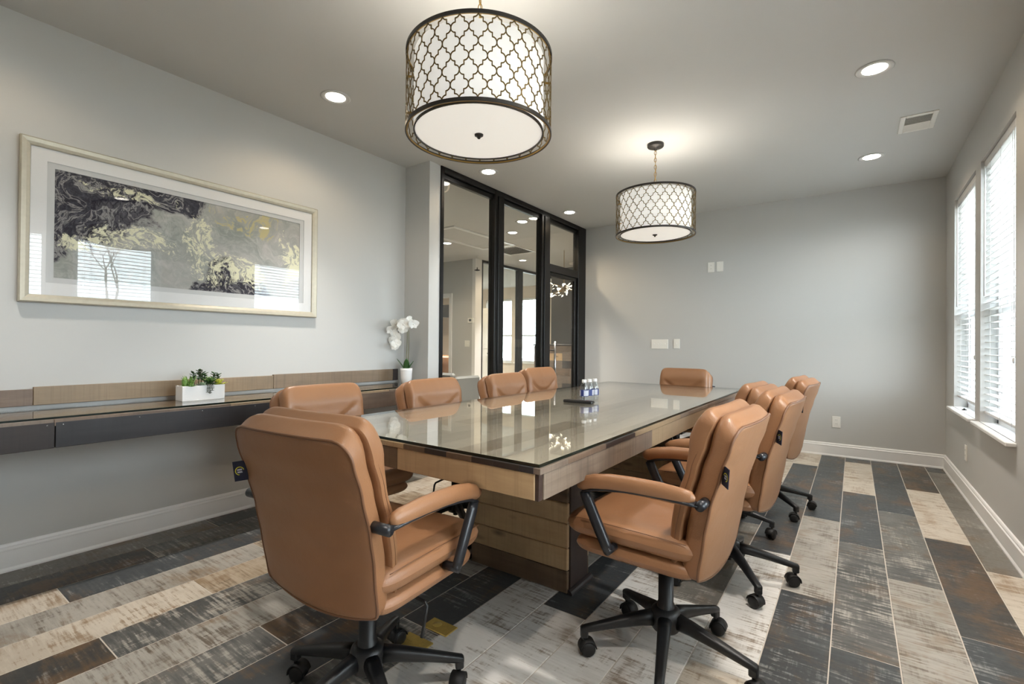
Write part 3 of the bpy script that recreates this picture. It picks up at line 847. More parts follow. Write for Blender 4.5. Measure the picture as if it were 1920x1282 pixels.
    for sy in (-1, 1):
        cg.lathe([(0.001, 0.003), (r * .55, 0.003), (r * .9, 0.004), (r, 0.007), (r, 0.017), (r * .86, 0.0215), (r * .5, 0.0235), (0.001, 0.0235)], 22,
                 M=Matrix.Translation((-0.012, 0, r)) @ Matrix.Rotation(-sy * PI / 2, 4, 'X'))
    hood = []
    for k in range(11):
        q = R(-8) + k / 10 * R(182)
        hood.append([((r + d) * math.cos(q) - 0.012, yy, r + (r + d) * math.sin(q)) for d, yy in ((0.001, -0.0225), (0.0045, -0.022), (0.0045, 0.022), (0.001, 0.0225))])
    cg.loft(hood, True, True, True)
    cg.box((-0.02, -0.003, 0.01), (0.0, 0.003, 0.05)); cg.cyl((0, 0, 0.045), (0, 0, 0.072), 0.0058, seg=10)
    caster_me = cg.mesh('caster', M['rubber'])
    for k in range(5):
        l = link('base_leg', leg_me, t, (0, 0, 0), (0, 0, k * 2 * PI / 5))
        link('caster', caster_me, l, (0.291, 0, 0), (0, 0, 0))
    return t
def navy_tag():
    k = NT('navy_label_with_ring'); b = k.bsdf
    tc = k.add('ShaderNodeTexCoord'); sp = k.add('ShaderNodeSeparateXYZ'); k.link(tc.outputs['Object'], sp.inputs[0])
    dx = k.math('ADD', sp.outputs[0], 0.0205); dz = k.math('ADD', sp.outputs[2], 0.0)
    r2 = k.math('SQRT', k.math('ADD', k.math('MULTIPLY', dx, dx), k.math('MULTIPLY', dz, dz)))
    ringm = k.math('LESS_THAN', k.math('ABSOLUTE', k.math('SUBTRACT', r2, 0.0115)), 0.0011)
    gap = k.math('GREATER_THAN', k.math('ADD', k.math('MULTIPLY', dx, -1.0), dz), -0.009)
    # pale woven lettering block in the ring
    lx = k.math('LESS_THAN', k.math('ABSOLUTE', dx), 0.0068)
    row = k.math('LESS_THAN', k.math('ABSOLUTE', k.math('SUBTRACT', k.math('ABSOLUTE', dz), 0.0035)), 0.0024)
    st = k.math('GREATER_THAN', k.math('SINE', k.math('MULTIPLY', k.math('ADD', dx, k.math('MULTIPLY', dz, 0.6)), 2300.0)), -0.35)
    txt = k.math('MULTIPLY', k.math('MULTIPLY', lx, row), st)
    c = k.mix(k.math('MULTIPLY', ringm, gap), srgb(16, 20, 44), srgb(196, 190, 50))
    c = k.mix(txt, c, srgb(196, 198, 214))
    k.link(c, b.inputs['Base Color']); b.inputs['Roughness'].default_value = 0.7
    return k.m
M['navy'] = navy_tag()
chair0 = build_chair()
CH = [  # x, y, facing yaw deg (0 = towards +y), base angle deg (world, one leg), seat height offset, label
 (-1.238, 0.971, 5, 122, 0.0, 'cognac leather office chair seen from behind at the near end of the table'),
 (-0.549, 1.741, 87, -4, 0.001, 'cognac leather office chair nearest the camera on the window side of the table'),
 (-0.498, 2.544, 86, 17, 0.0, 'second cognac leather office chair from the camera on the window side'),
 (-0.680, 3.19, 84, 3, -0.02, 'third cognac leather office chair on the window side, pushed farthest under the table'),
 (-0.505, 3.80, 84, 27, -0.005, 'last cognac leather office chair on the window side, by the back wall'),
 (-2.12, 1.50, -93, 10, -0.032, 'nearest cognac leather office chair on the wall shelf side of the table'),
 (-1.98, 2.20, -90, 40, -0.030, 'second cognac leather office chair on the wall shelf side, before the white orchid'),
 (-1.97, 2.97, -90, 25, -0.029, 'third cognac leather office chair on the far side, before the glass partition'),
 (-2.07, 3.60, -92, 60, -0.010, 'last cognac leather office chair on the far side, before the glass door'),
 (-1.338, 4.53, 178, 50, -0.024, 'cognac leather office chair at the far head of the table'),
]
for i, (x, y, a, ba, dz, lab) in enumerate(CH):
    c = chair0 if i == 0 else copy_tree(chair0)
    c.location = (x, y, 0); c.rotation_euler = (0, 0, R(a))
    tag(c, lab, 'chair', 'office chairs around the table')
    q = 0
    for ch in c.children:
        if ch.name.startswith('base_leg'):
            ch.rotation_euler = (0, 0, R(ba - a + 72 * q)); q += 1
            for cs in ch.children: cs.rotation_euler = (0, 0, random.uniform(-1.2, 1.2) + (2.0 if random.random() < .5 else 0))
        elif not ch.name.startswith(('hub', 'gas_cylinder')):
            ch.location.z = dz

# ------------------------------------------------------------------ floating shelf along the left wall
sh = thing('floating_shelf', 'long dark wooden floating shelf fixed along the left wall', 'shelf', (XL, 1.0, 0.66))
def sb(name, mat, a, b, bev=0.0015, parent=sh, o=(XL, 1.0, 0.66)):
    c = [(p + q) / 2 for p, q in zip(a, b)]; hs = [abs(q - p) / 2 for p, q in zip(a, b)]
    return MB().box([-h for h in hs], hs, bev).build(name, M[mat], parent, [p - q for p, q in zip(c, o)])
SX = -2.89
for (y0, y1, mt) in ((YR + .02, 0.562, 'dark_y'), (0.565, 1.745, 'blackw_y'), (1.747, YJ - .001, 'brown_y')):
    f = sb('fascia_board', mt, (SX - 0.02, y0, 0.648), (SX, y1, 0.762))
    for k in range(5):
        yy = -(y1 - y0) / 2 + 0.025 + k * ((y1 - y0) - 0.05) / 4
        MB().lathe([(0.0005, 0), (0.003, 0.0), (0.0025, 0.0012), (0.0005, 0.0014)], 8, M=Matrix.Translation((0.010, yy, 0.045)) @ Matrix.Rotation(PI / 2, 4, 'Y')).build('nail_head', M['chrome'], f)
ys = [YR + .02, -0.3, 0.56, 1.30, 1.78, 2.45, YJ - .001]
for i in range(6):
    for j, (x0, x1) in enumerate(((XL + 0.001, -3.205), (-3.2045, -3.05), (-3.0495, SX - 0.001))):
        sb('shelf_plank', ('tan_y', 'gbrown_y', 'brown_y', 'tan_y')[(i + 2 * j) % 4], (x0, ys[i] + .0005, 0.745), (x1, ys[i + 1] - .0005, 0.775))
sb('support_board', 'dark_y', (XL + 0.001, YR + .02, 0.66), (SX - 0.0215, YJ - .002, 0.744))
for (y0, y1, zt, mt) in ((YR + .02, 0.567, 0.882, 'brown_y'), (0.569, 1.786, 0.892, 'tan_y'), (1.788, 2.865, 0.899, 'gtan_y'), (2.867, 2.925, 0.899, 'dark_y')):
    sb('backsplash_board', mt, (XL + 0.001, y0, 0.800), (XL + 0.021, y1, zt))
sg = thing('shelf_glass', 'clear glass strip laid on top of the wall shelf', 'glass top', (XL, 1.0, 0.7755))
MB().box((0.012, YR + .03 - 1, 0), (SX - 0.018 - XL, YJ - .004 - 1, 0.0095)).build('glass_sheet', M['tableglass'], sg)
MB().box((SX - 0.018 - XL, YR + .03 - 1, 0), (SX - 0.0165 - XL, YJ - .004 - 1, 0.009)).build('glass_edge', M['glassedge'], sg)
ZS = 0.785

# ------------------------------------------------------------------ framed picture
def art_mat():
    k = NT('marbled_abstract_print'); b = k.bsdf
    tc = k.add('ShaderNodeTexCoord'); sp = k.add('ShaderNodeSeparateXYZ'); k.link(tc.outputs['Object'], sp.inputs[0])
    u = sp.outputs[1]; vz = sp.outputs[2]            # u along the wall, vz up (metres from the centre)
    # flowing warp
    wv = k.coord('Object', (1, 3.2, 3.2)); wn = k.add('ShaderNodeTexNoise'); wn.inputs['Scale'].default_value = 1.0; wn.inputs['Detail'].default_value = 4
    k.link(wv, wn.inputs['Vector'])
    sub = k.add('ShaderNodeVectorMath', operation='SUBTRACT'); k.link(wn.outputs['Color'], sub.inputs[0]); sub.inputs[1].default_value = (0.5, 0.5, 0.5)
    sc = k.add('ShaderNodeVectorMath', operation='SCALE'); k.link(sub.outputs[0], sc.inputs[0]); sc.inputs['Scale'].default_value = 0.42
    ad = k.add('ShaderNodeVectorMath', operation='ADD'); k.link(tc.outputs['Object'], ad.inputs[0]); k.link(sc.outputs[0], ad.inputs[1])
    W = ad.outputs[0]
    s2 = k.add('ShaderNodeSeparateXYZ'); k.link(W, s2.inputs[0]); U, V = s2.outputs[1], s2.outputs[2]
    def blob(cu, cv, ru, rv):
        a = k.math('DIVIDE', k.math('SUBTRACT', U, cu), ru); c = k.math('DIVIDE', k.math('SUBTRACT', V, cv), rv)
        d = k.math('ADD', k.math('MULTIPLY', a, a), k.math('MULTIPLY', c, c))
        return k.math('SUBTRACT', 1.0, d, clamp=True)
    n1 = k.noise(W, 4.5, 6, 0.6)
    n2 = k.noise(W, 11, 8, 0.7, 1.5)
    n3 = k.noise(W, 26, 6, 0.7, 2.0)
    base = k.mix(k.ramp(n1, (0.35, 0.0), (0.65, 1.0)), srgb(178, 176, 172), srgb(146, 152, 146))
    base = k.mix(k.ramp(n2, (0.45, 0), (0.7, .8)), base, srgb(196, 194, 190))
    dark = blob(-0.52, 0.18, 0.34, 0.36)
    for bb in ((-0.20, 0.26, 0.34, 0.13), (0.10, -0.27, 0.16, 0.20), (0.34, -0.30, 0.22, 0.16), (-0.66, -0.05, 0.12, 0.20)):
        dark = k.math('MAXIMUM', dark, blob(*bb))
    dm = k.ramp(k.math('ADD', dark, k.math('MULTIPLY', k.math('SUBTRACT', n2, 0.5), 0.9)), (0.18, 0.0), (0.40, 1.0))
    vein = k.ramp(k.math('ABSOLUTE', k.math('SUBTRACT', k.noise(W, 6.5, 5, 0.65, 1.0), 0.5)), (0.0, 0.75), (0.035, 0.0))
    dcol = k.mix(k.ramp(n3, (0.45, 0), (0.75, 0.7)), srgb(46, 45, 56), srgb(112, 112, 122))
    dcol = k.mix(vein, dcol, srgb(176, 174, 172))
    c = k.mix(dm, base, dcol)
    pale = blob(-0.30, -0.06, 0.26, 0.12)
    for bb in ((0.02, 0.02, 0.16, 0.26), (0.20, -0.16, 0.34, 0.13), (0.60, -0.02, 0.10, 0.26), (-0.35, 0.22, 0.36, 0.07), (-0.55, -0.12, 0.14, 0.06)):
        pale = k.math('MAXIMUM', pale, blob(*bb))
    pm = k.math('ADD', pale, k.math('MULTIPLY', k.math('SUBTRACT', n3, 0.5), 2.2))
    pm = k.math('MULTIPLY', k.ramp(pm, (0.62, 0.0), (0.68, 1.0)), k.ramp(n2, (0.46, 0.0), (0.52, 1.0)))
    c = k.mix(pm, c, srgb(226, 224, 196))
    gold = blob(0.36, 0.20, 0.36, 0.10)
    gm = k.math('MULTIPLY', k.ramp(k.math('ADD', gold, k.math('MULTIPLY', k.math('SUBTRACT', n3, 0.5), 2.0)), (0.55, 0), (0.65, .8)), k.ramp(n2, (0.5, 0), (0.56, 1)))
    c = k.mix(gm, c, srgb(196, 184, 128))
    k.link(c, b.inputs['Base Color']); b.inputs['Roughness'].default_value = 0.8
    b.inputs['Specular IOR Level'].default_value = 0.1
    return k.m
M['art'] = art_mat()
M['silver'] = plain('champagne_silver_leaf', srgb(186, 180, 164), 0.45, metal=0.4, var=0.12, bscale=40)
M['mat'] = plain('white_mat_board', srgb(232, 232, 232), 0.85, spec=0.1)
M['mat2'] = plain('pale_grey_mat_board', srgb(205, 206, 206), 0.85, spec=0.1)
M['picglass'] = glass_mat('picture_glazing', (0.985, 0.985, 0.985), 0.022)
PY0, PY1, PZ0, PZ1 = 0.507, 2.11, 1.317, 2.14
pc = thing('framed_picture', 'wide silver-framed marbled abstract picture in dark, grey and gold tones', 'picture', (XL, (PY0 + PY1) / 2, (PZ0 + PZ1) / 2))
hy, hz = (PY1 - PY0) / 2, (PZ1 - PZ0) / 2
def mitre(y0, z0, y1, z1, ny, nz, w):
    """frame member from outer corner to outer corner, moving inwards along n by w"""
    prof = [(0, 0.004), (0, 0.030), (0.006, 0.034), (w * 0.6, 0.030), (w * 0.92, 0.024), (w, 0.020), (w, 0.004)]
    dy, dz = (y1 - y0), (z1 - z0); L = math.hypot(dy, dz); dy /= L; dz /= L
    r = []
    for (yy, zz, s_) in ((y0, z0, 1), (y1, z1, -1)):
        r.append([(x, yy + ny * d + dy * d * s_, zz + nz * d + dz * d * s_) for d, x in prof])
    return MB().loft(r, True, True, False).build('frame_member', M['silver'], pc)
FW = 0.040
mitre(-hy, hz, hy, hz, 0, -1, FW); mitre(-hy, -hz, hy, -hz, 0, 1, FW); mitre(-hy, -hz, -hy, hz, 1, 0, FW); mitre(hy, -hz, hy, hz, -1, 0, FW)
def border(name, mat, x0, x1, oy_, oz_, iy, iz):
    g = MB()
    vs = [(x, y, z) for x in (x1, x0) for (y, z) in ((-oy_, -oz_), (oy_, -oz_), (oy_, oz_), (-oy_, oz_), (-iy, -iz), (iy, -iz), (iy, iz), (-iy, iz))]
    fs = []
    for i in range(4):
        j = (i + 1) % 4
        fs += [(i, j, 4 + j, 4 + i), (8 + i, 12 + i, 12 + j, 8 + j), (i, 8 + i, 8 + j, j), (4 + i, 4 + j, 12 + j, 12 + i)]
    g.add(vs, fs); return g.build(name, M[mat], pc)
iy, iz = hy - FW, hz - FW
border('outer_mat', 'mat', 0.010, 0.0145, iy + .004, iz + .004, 0.700, 0.308)
border('inner_mat', 'mat2', 0.0055, 0.0095, iy, iz, 0.670, 0.280)
MB().box((0.003, -iy, -iz), (0.005, iy, iz)).build('art_print', M['art'], pc)
MB().box((0.0165, -iy, -iz), (0.0190, iy, iz)).build('glazing', M['picglass'], pc)

# ------------------------------------------------------------------ succulent planter
M['leafA'] = plain('bright_green_leaf', srgb(104, 138, 62), 0.45, var=0.25, bscale=30)
M['leafB'] = plain('deep_green_leaf', srgb(48, 78, 36), 0.45, var=0.3, bscale=30)
M['leafC'] = plain('grey_green_leaf', srgb(128, 146, 120), 0.5, var=0.2, bscale=30)
M['leafD'] = plain('yellow_green_leaf', srgb(168, 172, 62), 0.45, var=0.25, bscale=30)
M['leafE'] = plain('dusky_green_leaf', srgb(66, 70, 46), 0.45, var=0.4, bscale=20)
M['leafO'] = plain('glossy_orchid_leaf', srgb(52, 88, 44), 0.3, var=0.2, bscale=25)
def leaf(g, p, az, el, L, W, th=0.003, curl=0.4):
    """a fleshy pointed leaf"""
    rings = []; n = 6
    for i in range(n + 1):
        t = i / n; ww = W * (math.sin(PI * min(1, (t * 0.86 + 0.12))) ** 0.8) + 0.0003; e = el + curl * t
        ca, sa = math.cos(az), math.sin(az)
        rr = L * t * math.cos(el + curl * t / 2); zz = L * t * math.sin(el + curl * t / 2)
        c = Vector((p[0] + ca * rr, p[1] + sa * rr, p[2] + zz)); side = Vector((-sa, ca, 0)); up = Vector((-ca * math.sin(e), -sa * math.sin(e), math.cos(e)))
        rings.append([tuple(c + side * (ww * math.cos(q)) + up * (th * (1 - 0.6 * t) * math.sin(q))) for q in [k * PI / 3 for k in range(6)]])
    g.loft(rings)
def rosette(p, n, L, W, mat, el0=0.2, el1=1.3, layers=3):
    g = MB()
    for l in range(layers):
        f = l / max(1, layers - 1)
        for k in range(n):
            leaf(g, p, k * 2 * PI / n + l * 0.45, el0 + (el1 - el0) * f, L * (1 - 0.35 * f), W * (1 - 0.3 * f))
    return g
PX0, PX1, QY0, QY1 = -3.195, -3.10, 1.135, 1.36
pl = thing('succulent_planter', 'white rectangular planter of mixed green succulents on the wall shelf', 'planter', ((PX0 + PX1) / 2, (QY0 + QY1) / 2, ZS))
hx, hy2, hh = (PX1 - PX0) / 2, (QY1 - QY0) / 2, 0.086
g = MB(); tkn = 0.006
g.box((-hx, -hy2, 0), (hx, hy2, 0.006), 0.0015); g.box((-hx, -hy2, 0.006), (-hx + tkn, hy2, hh), .001); g.box((hx - tkn, -hy2, 0.006), (hx, hy2, hh), .001)
g.box((-hx + tkn, -hy2, 0.006), (hx - tkn, -hy2 + tkn, hh), .001); g.box((-hx + tkn, hy2 - tkn, 0.006), (hx - tkn, hy2, hh), .001)
g.build('planter_box', M['ceramic'], pl)
MB().box((-hx + tkn, -hy2 + tkn, 0.006), (hx - tkn, hy2 - tkn, hh - 0.010)).build('soil', M['soil'], pl)
zt = hh - 0.010
def plant(g, mat): g.build('succulent', M[mat], pl)
g = MB()   # ribbed cactus column
g.lathe([(0.010, zt), (0.014, zt + 0.012), (0.014, zt + 0.045), (0.009, zt + 0.056), (0.001, zt + 0.06)], 10, M=Matrix.Translation((0.012, -0.088, 0)))
for k in range(24):
    a = k * 2.4; leaf(g, (0.012 + 0.013 * math.cos(a), -0.088 + 0.013 * math.sin(a), zt + 0.006 + 0.002 * k), a, 0.5, 0.010, 0.0025, 0.001)
plant(g, 'leafA')
plant(rosette((0.0, -0.058, zt), 7, 0.075, 0.006, 'leafA', 0.9, 1.45, 2), 'leafA')
plant(rosette((0.030, -0.066, zt + 0.004), 8, 0.032, 0.011, 'leafA', 0.1, 1.2, 3), 'leafA')
g = MB()   # jade stems with round dusky leaves
for (dx, dy, hgt) in ((-0.012, -0.030, 0.085), (-0.005, -0.012, 0.095), (-0.02, 0.006, 0.080), (-0.01, 0.022, 0.075), (-0.025, 0.075, 0.075), (-0.02, 0.092, 0.07)):
    tp = (dx + 0.006 * math.sin(dy * 90), dy + 0.01 * math.cos(dy * 70), zt + hgt)
    g.tube([(dx, dy, zt), ((dx + tp[0]) / 2 + .003, (dy + tp[1]) / 2, zt + hgt * .5), tp], 0.0022, 6)
    for k in range(9):
        a = k * 2.4 + dy * 40; f = 0.45 + 0.55 * k / 8
        leaf(g, (dx + (tp[0] - dx) * f, dy + (tp[1] - dy) * f, zt + hgt * f), a, 0.35, 0.022, 0.008, 0.003, 0.2)
plant(g, 'leafB')
g = MB()
for k in range(10):
    a = k * 2.4; leaf(g, (-0.004, -0.004, zt + 0.06 + 0.004 * k), a, 0.3, 0.020, 0.009, 0.003, 0.3)
plant(g, 'leafE')
plant(rosette((0.026, 0.0, zt + 0.004), 8, 0.036, 0.012, 'leafC', 0.25, 1.2, 3), 'leafC')
plant(rosette((0.020, 0.038, zt + 0.018), 10, 0.052, 0.008, 'leafA', -0.1, 1.35, 4), 'leafB')
plant(rosette((0.022, 0.036, zt + 0.030), 8, 0.040, 0.007, 'leafA', 0.3, 1.4, 3), 'leafA')
plant(rosette((0.024, 0.086, zt + 0.010), 10, 0.050, 0.009, 'leafD', 0.0, 1.3, 3), 'leafD')
g = MB()   # trailing strand over the front
for s_ in range(3):
    y0 = 0.018 + s_ * 0.012; n = (6, 7, 5)[s_]
    for k in range(n):
        zz = hh + 0.004 - k * 0.0085
        for sd in (-1, 1): leaf(g, (hx + 0.003 + 0.003 * math.sin(k), y0 + sd * 0.001, zz), sd * 1.2, 0.1 + 0.3 * math.sin(k * 2.1 + s_), 0.009, 0.0028, 0.0022, -0.3)
    g.tube([(0.025, y0, zt + 0.01), (hx + 0.001, y0, hh + 0.006), (hx + 0.003, y0, hh - 0.0085 * (n - 1))], 0.0012, 5)
plant(g, 'leafE')

# ------------------------------------------------------------------ potted orchid
OX, OY = -3.165, 2.865
oc = thing('potted_orchid', 'white orchid in a white ceramic pot at the end of the wall shelf', 'plant', (OX, OY, ZS))
MB().lathe([(0.001, 0), (0.040, 0), (0.043, 0.003), (0.047, 0.050), (0.0485, 0.085), (0.0505, 0.110), (0.0505, 0.128), (0.046, 0.128), (0.0455, 0.112), (0.001, 0.108)], 32).build('pot', M['ceramic'], oc)
MB().lathe([(0.0515, 0.111), (0.0520, 0.1125), (0.0515, 0.114)], 32, caps=False).build('pot_band', M['ceramic'], oc)
for (az, el, L, W) in ((-2.45, 1.15, 0.125, 0.024), (-0.73, 1.42, 0.115, 0.026), (2.4, 1.2, 0.10, 0.024), (0.5, 1.2, 0.10, 0.024)):
    g = MB(); leaf(g, (0.012 * math.cos(az), 0.012 * math.sin(az), 0.105), az, el, L, W, 0.005, -0.35); g.build('leaf', M['leafO'], oc)
M['stem'] = plain('olive_orchid_stem', srgb(106, 104, 56), 0.5)
M['petal'] = plain('white_orchid_petal', srgb(246, 246, 242), 0.6, spec=0.2)
M['petal'].node_tree.nodes['Principled BSDF'].inputs['Subsurface Weight'].default_value = 0.0
st1 = [(0.0, 0.0, 0.10), (0.004, -0.005, 0.21), (0.009, -0.005, 0.30), (0.012, -0.005, 0.38), (0.012, -0.005, 0.445), (0.0, -0.005, 0.50), (-0.027, -0.005, 0.514), (-0.06, -0.005, 0.512), (-0.10, -0.005, 0.49), (-0.13, -0.01, 0.44), (-0.145, -0.01, 0.37)]
st2 = [(x + 0.010 - 0.012 * i / 10, y + 0.014, z * (0.99 if i < 8 else .95)) for i, (x, y, z) in enumerate(st1)]
MB().tube(st1, 0.0026, 7).build('stem', M['stem'], oc); MB().tube(st2, 0.0024, 7).build('stem', M['stem'], oc)
def flower_mesh(s_, seed):
    rnd = random.Random(seed); g = MB()
    vs = [(0, 0, 0)]; fs = []
    for k, (L, W) in enumerate(((.040, .020), (.046, .029), (.037, .018), (.037, .018), (.046, .029))):
        a = PI / 2 + k * 2 * PI / 5 + rnd.uniform(-.1, .1); b0 = len(vs); n = 5
        for i in range(1, n + 1):
            t = i / n; ww = W * math.sin(PI * min(0.93, 0.10 + t * 0.85)) ; rr = L * t
            for sd in (-1, 0, 1):
                y = rr * math.cos(a) - sd * ww * math.sin(a); z = rr * math.sin(a) + sd * ww * math.cos(a)
                vs.append((s_ * (0.010 * t * t + (0.004 if sd == 0 else 0)), s_ * y, s_ * z))
        fs += [(0, b0, b0 + 1), (0, b0 + 1, b0 + 2)]
        for i in range(n - 1):
            q = b0 + i * 3; fs += [(q, q + 3, q + 4, q + 1), (q + 1, q + 4, q + 5, q + 2)]
    g.add(vs, fs, True)
    g.lathe([(0.001, -0.002), (0.006 * s_, 0.002), (0.005 * s_, 0.010 * s_), (0.001, 0.014 * s_)], 8, M=Matrix.Rotation(PI / 2, 4, 'Y'))
    return g.mesh('flower', M['petal'])
FL = [((-3.135, 2.80, 1.289), 1.05), ((-3.145, 2.87, 1.306), 1.05), ((-3.277, 2.84, 1.300), 1), ((-3.290, 2.80, 1.240), .95), ((-3.265, 2.83, 1.187), 1.1), ((-3.056, 2.84, 1.293), .95),
      ((-3.222, 2.80, 1.125), .9), ((-3.325, 2.85, 1.150), .9), ((-3.175, 2.84, 1.250), .95), ((-3.10, 2.83, 1.345), .5), ((-3.22, 2.86, 1.31), 0.95), ((-3.28, 2.83, 1.10), 0.8)]
for i, (p, s_) in enumerate(FL):
    link('flower', flower_mesh(s_ * 1.12, i), oc, (p[0] - OX, p[1] - OY, p[2] - ZS), (random.uniform(-.5, .5), random.uniform(-.25, .35), R(-42) + random.uniform(-.5, .5)))

# ------------------------------------------------------------------ things on the table
M['petplastic'] = glass_mat('clear_bottle_plastic', (0.90, 0.93, 0.95), 0.10, 0.06)
def label_mat():
    k = NT('white_blue_bottle_label'); b = k.bsdf
    tc = k.add('ShaderNodeTexCoord'); sp = k.add('ShaderNodeSeparateXYZ'); k.link(tc.outputs['Object'], sp.inputs[0])
    an = k.math('ARCTAN2', sp.outputs[1], sp.outputs[0])
    s1 = k.math('GREATER_THAN', k.math('SINE', k.math('MULTIPLY', an, 3.0)), 0.35)
    edge = k.math('GREATER_THAN', k.math('ABSOLUTE', k.math('SUBTRACT', sp.outputs[2], 0.052)), 0.0165)
    lines = k.math('MULTIPLY', k.math('GREATER_THAN', k.math('SINE', k.math('MULTIPLY', sp.outputs[2], 900.0)), 0.55), k.math('GREATER_THAN', k.math('SINE', k.math('MULTIPLY', an, 23.0)), -0.3))
    m = k.math('MAXIMUM', s1, edge)
    c = k.mix(k.math('MULTIPLY', lines, 0.7), srgb(222, 226, 236), srgb(90, 108, 160))
    c = k.mix(m, c, srgb(58, 74, 136))
    k.link(c, b.inputs['Base Color']); b.inputs['Roughness'].default_value = 0.35
    return k.m
M['label'] = label_mat()
M['cap'] = plain('white_bottle_cap', srgb(240, 240, 240), 0.4)
M['water'] = glass_mat('water', (0.95, 0.97, 0.98), 0.03)
BLAB = ['small water bottle nearest the remote, left of the three', 'small water bottle in the middle of the three', 'small water bottle at the right of the three, farthest from the remote']
for i, (x, y) in enumerate(((-1.359, 2.681), (-1.353, 2.741), (-1.345, 2.8))):
    bt = thing('water_bottle', BLAB[i], 'bottle', (x, y, ZG), 0.8 * i, 'water bottles on the table')
    MB().lathe([(0.001, 0.002), (0.020, 0.0), (0.025, 0.004), (0.026, 0.012), (0.0245, 0.018), (0.026, 0.026), (0.0265, 0.07), (0.0262, 0.080), (0.022, 0.098), (0.0135, 0.112), (0.0125, 0.120), (0.001, 0.1205)], 28).build('bottle_body', M['petplastic'], bt)
    MB().lathe([(0.0268, 0.033), (0.0270, 0.034), (0.0270, 0.070), (0.0268, 0.071)], 28, caps=False).build('bottle_label', M['label'], bt)
    MB().lathe([(0.001, 0.117), (0.0142, 0.117), (0.0145, 0.119), (0.0142, 0.133), (0.013, 0.135), (0.001, 0.135)], 20).build('cap', M['cap'], bt)
rm = thing('remote_control', 'slim black remote control lying on the glass tabletop', 'remote', (-1.347, 2.586, ZG), R(4))
MB().box((-0.095, -0.023, 0), (0.095, 0.023, 0.018), 0.006).build('remote_body', M['blackplastic'], rm)
M['button'] = plain('dark_grey_button', srgb(70, 70, 74), 0.5); M['redbutton'] = plain('red_button', srgb(170, 50, 44), 0.5)
bme = MB().box((-0.003, -0.003, 0), (0.003, 0.003, 0.0015), 0.0008).mesh('button', M['button']); rme = MB().box((-0.003, -0.003, 0), (0.003, 0.003, 0.0015), 0.0008).mesh('button', M['redbutton'])
for i in range(9):
    for j in range(3): link('button', rme if (i, j) == (8, 0) else bme, rm, (-0.075 + i * 0.017, -0.012 + j * 0.012, 0.018))

# ------------------------------------------------------------------ brass floor outlet covers
M['polbrass'] = plain('worn_polished_brass', srgb(196, 170, 92), 0.38, metal=0.5, var=0.2, bscale=60)
fo = thing('floor_outlet_cover', 'square brass floor plate with a round cap, clear of the chair base', 'floor outlet', (-1.334, 1.397, 0), R(1.5))
MB().box((-0.063, -0.036, 0), (0.063, 0.036, 0.0055), 0.002).build('plate', M['polbrass'], fo)
MB().lathe([(0.001, 0.0055), (0.018, 0.0055), (0.0175, 0.0065), (0.001, 0.0068)], 24, M=Matrix.Translation((-0.018, 0.004, 0))).build('screw_cap', M['polbrass'], fo)
fo = thing('floor_outlet_cover', 'brass floor plate with two raised slots, half hidden by a chair leg', 'floor outlet', (-1.340, 1.246, 0), R(1.5), None)
MB().box((-0.063, -0.058, 0), (0.063, 0.058, 0.0065), 0.002).build('plate', M['polbrass'], fo)
for dx in (-0.02, 0.02): MB().box((dx - 0.013, 0.014, 0.0065), (dx + 0.013, 0.020, 0.0085), 0.001).build('lift_tab', M['polbrass'], fo)

# ------------------------------------------------------------------ wall plates
def plate_thing(name, label, cat, loc, rz, w, hgt, kind):
    t = thing(name, label, cat, loc, rz)
    MB().box((-w / 2, -0.006, -hgt / 2), (w / 2, 0, hgt / 2), 0.002).build('cover_plate', M['plate'], t)
    if kind == 'outlet':
        for dz in (-0.02, 0.02):
            MB().box((-0.0165, -0.0075, dz - 0.0135), (0.0165, -0.006, dz + 0.0135), 0.001).build('socket', M['plate'], t)
            for dx in (-0.006, 0.006): MB().box((dx - 0.001, -0.0079, dz - 0.002), (dx + 0.001, -0.0075, dz + 0.006)).build('slot', M['grey'], t)
    elif kind == 'jack':
        MB().lathe([(0.001, 0), (0.007, 0), (0.006, 0.004), (0.001, 0.004)], 14, M=Matrix.Translation((0, -0.006, 0)) @ Matrix.Rotation(PI / 2, 4, 'X')).build('jack', M['chrome'], t)
    elif isinstance(kind, int):
        for k in range(kind):
            x = (k - (kind - 1) / 2) * 0.046
            MB().box((x - 0.005, -0.0075, -0.012), (x + 0.005, -0.006, 0.012), 0.001).build('switch_slot', M['plate'], t)
            MB().box((x - 0.0035, -0.016, 0.0), (x + 0.0035, -0.007, 0.009), 0.001).build('toggle', M['plate'], t)
    else:
        MB().box((-w / 2 + 0.018, -0.0075, -hgt / 2 + 0.026), (w / 2 - 0.018, -0.006, hgt / 2 - 0.026), 0.001).build('insert', M['plate'], t)
    return t
plate_thing('wall_outlet', 'white outlet high on the back wall, left of the blank plate', 'outlet', (-1.387, YB, 2.066), 0, 0.072, 0.118, 'outlet')
plate_thing('blank_wall_plate', 'white blank plate high on the back wall beside an outlet', 'wall plate', (-1.288, YB, 2.066), 0, 0.072, 0.118, 'blank')
plate_thing('light_switch', 'wide white four-gang light switch on the back wall', 'switch', (-1.996, YB, 1.150), 0, 0.212, 0.117, 4)
plate_thing('light_switch', 'white single light switch beside the four-gang switch on the back wall', 'switch', (-1.784, YB, 1.155), 0, 0.075, 0.117, 1)
plate_thing('wall_outlet', 'white outlet low on the back wall behind the window-side chairs', 'outlet', (-0.146, YB, 0.354), 0, 0.072, 0.118, 'outlet')
plate_thing('wall_outlet', 'white outlet low on the window wall under the sill', 'outlet', (XR, 4.989, 0.333), R(-90), 0.072, 0.118, 'outlet')

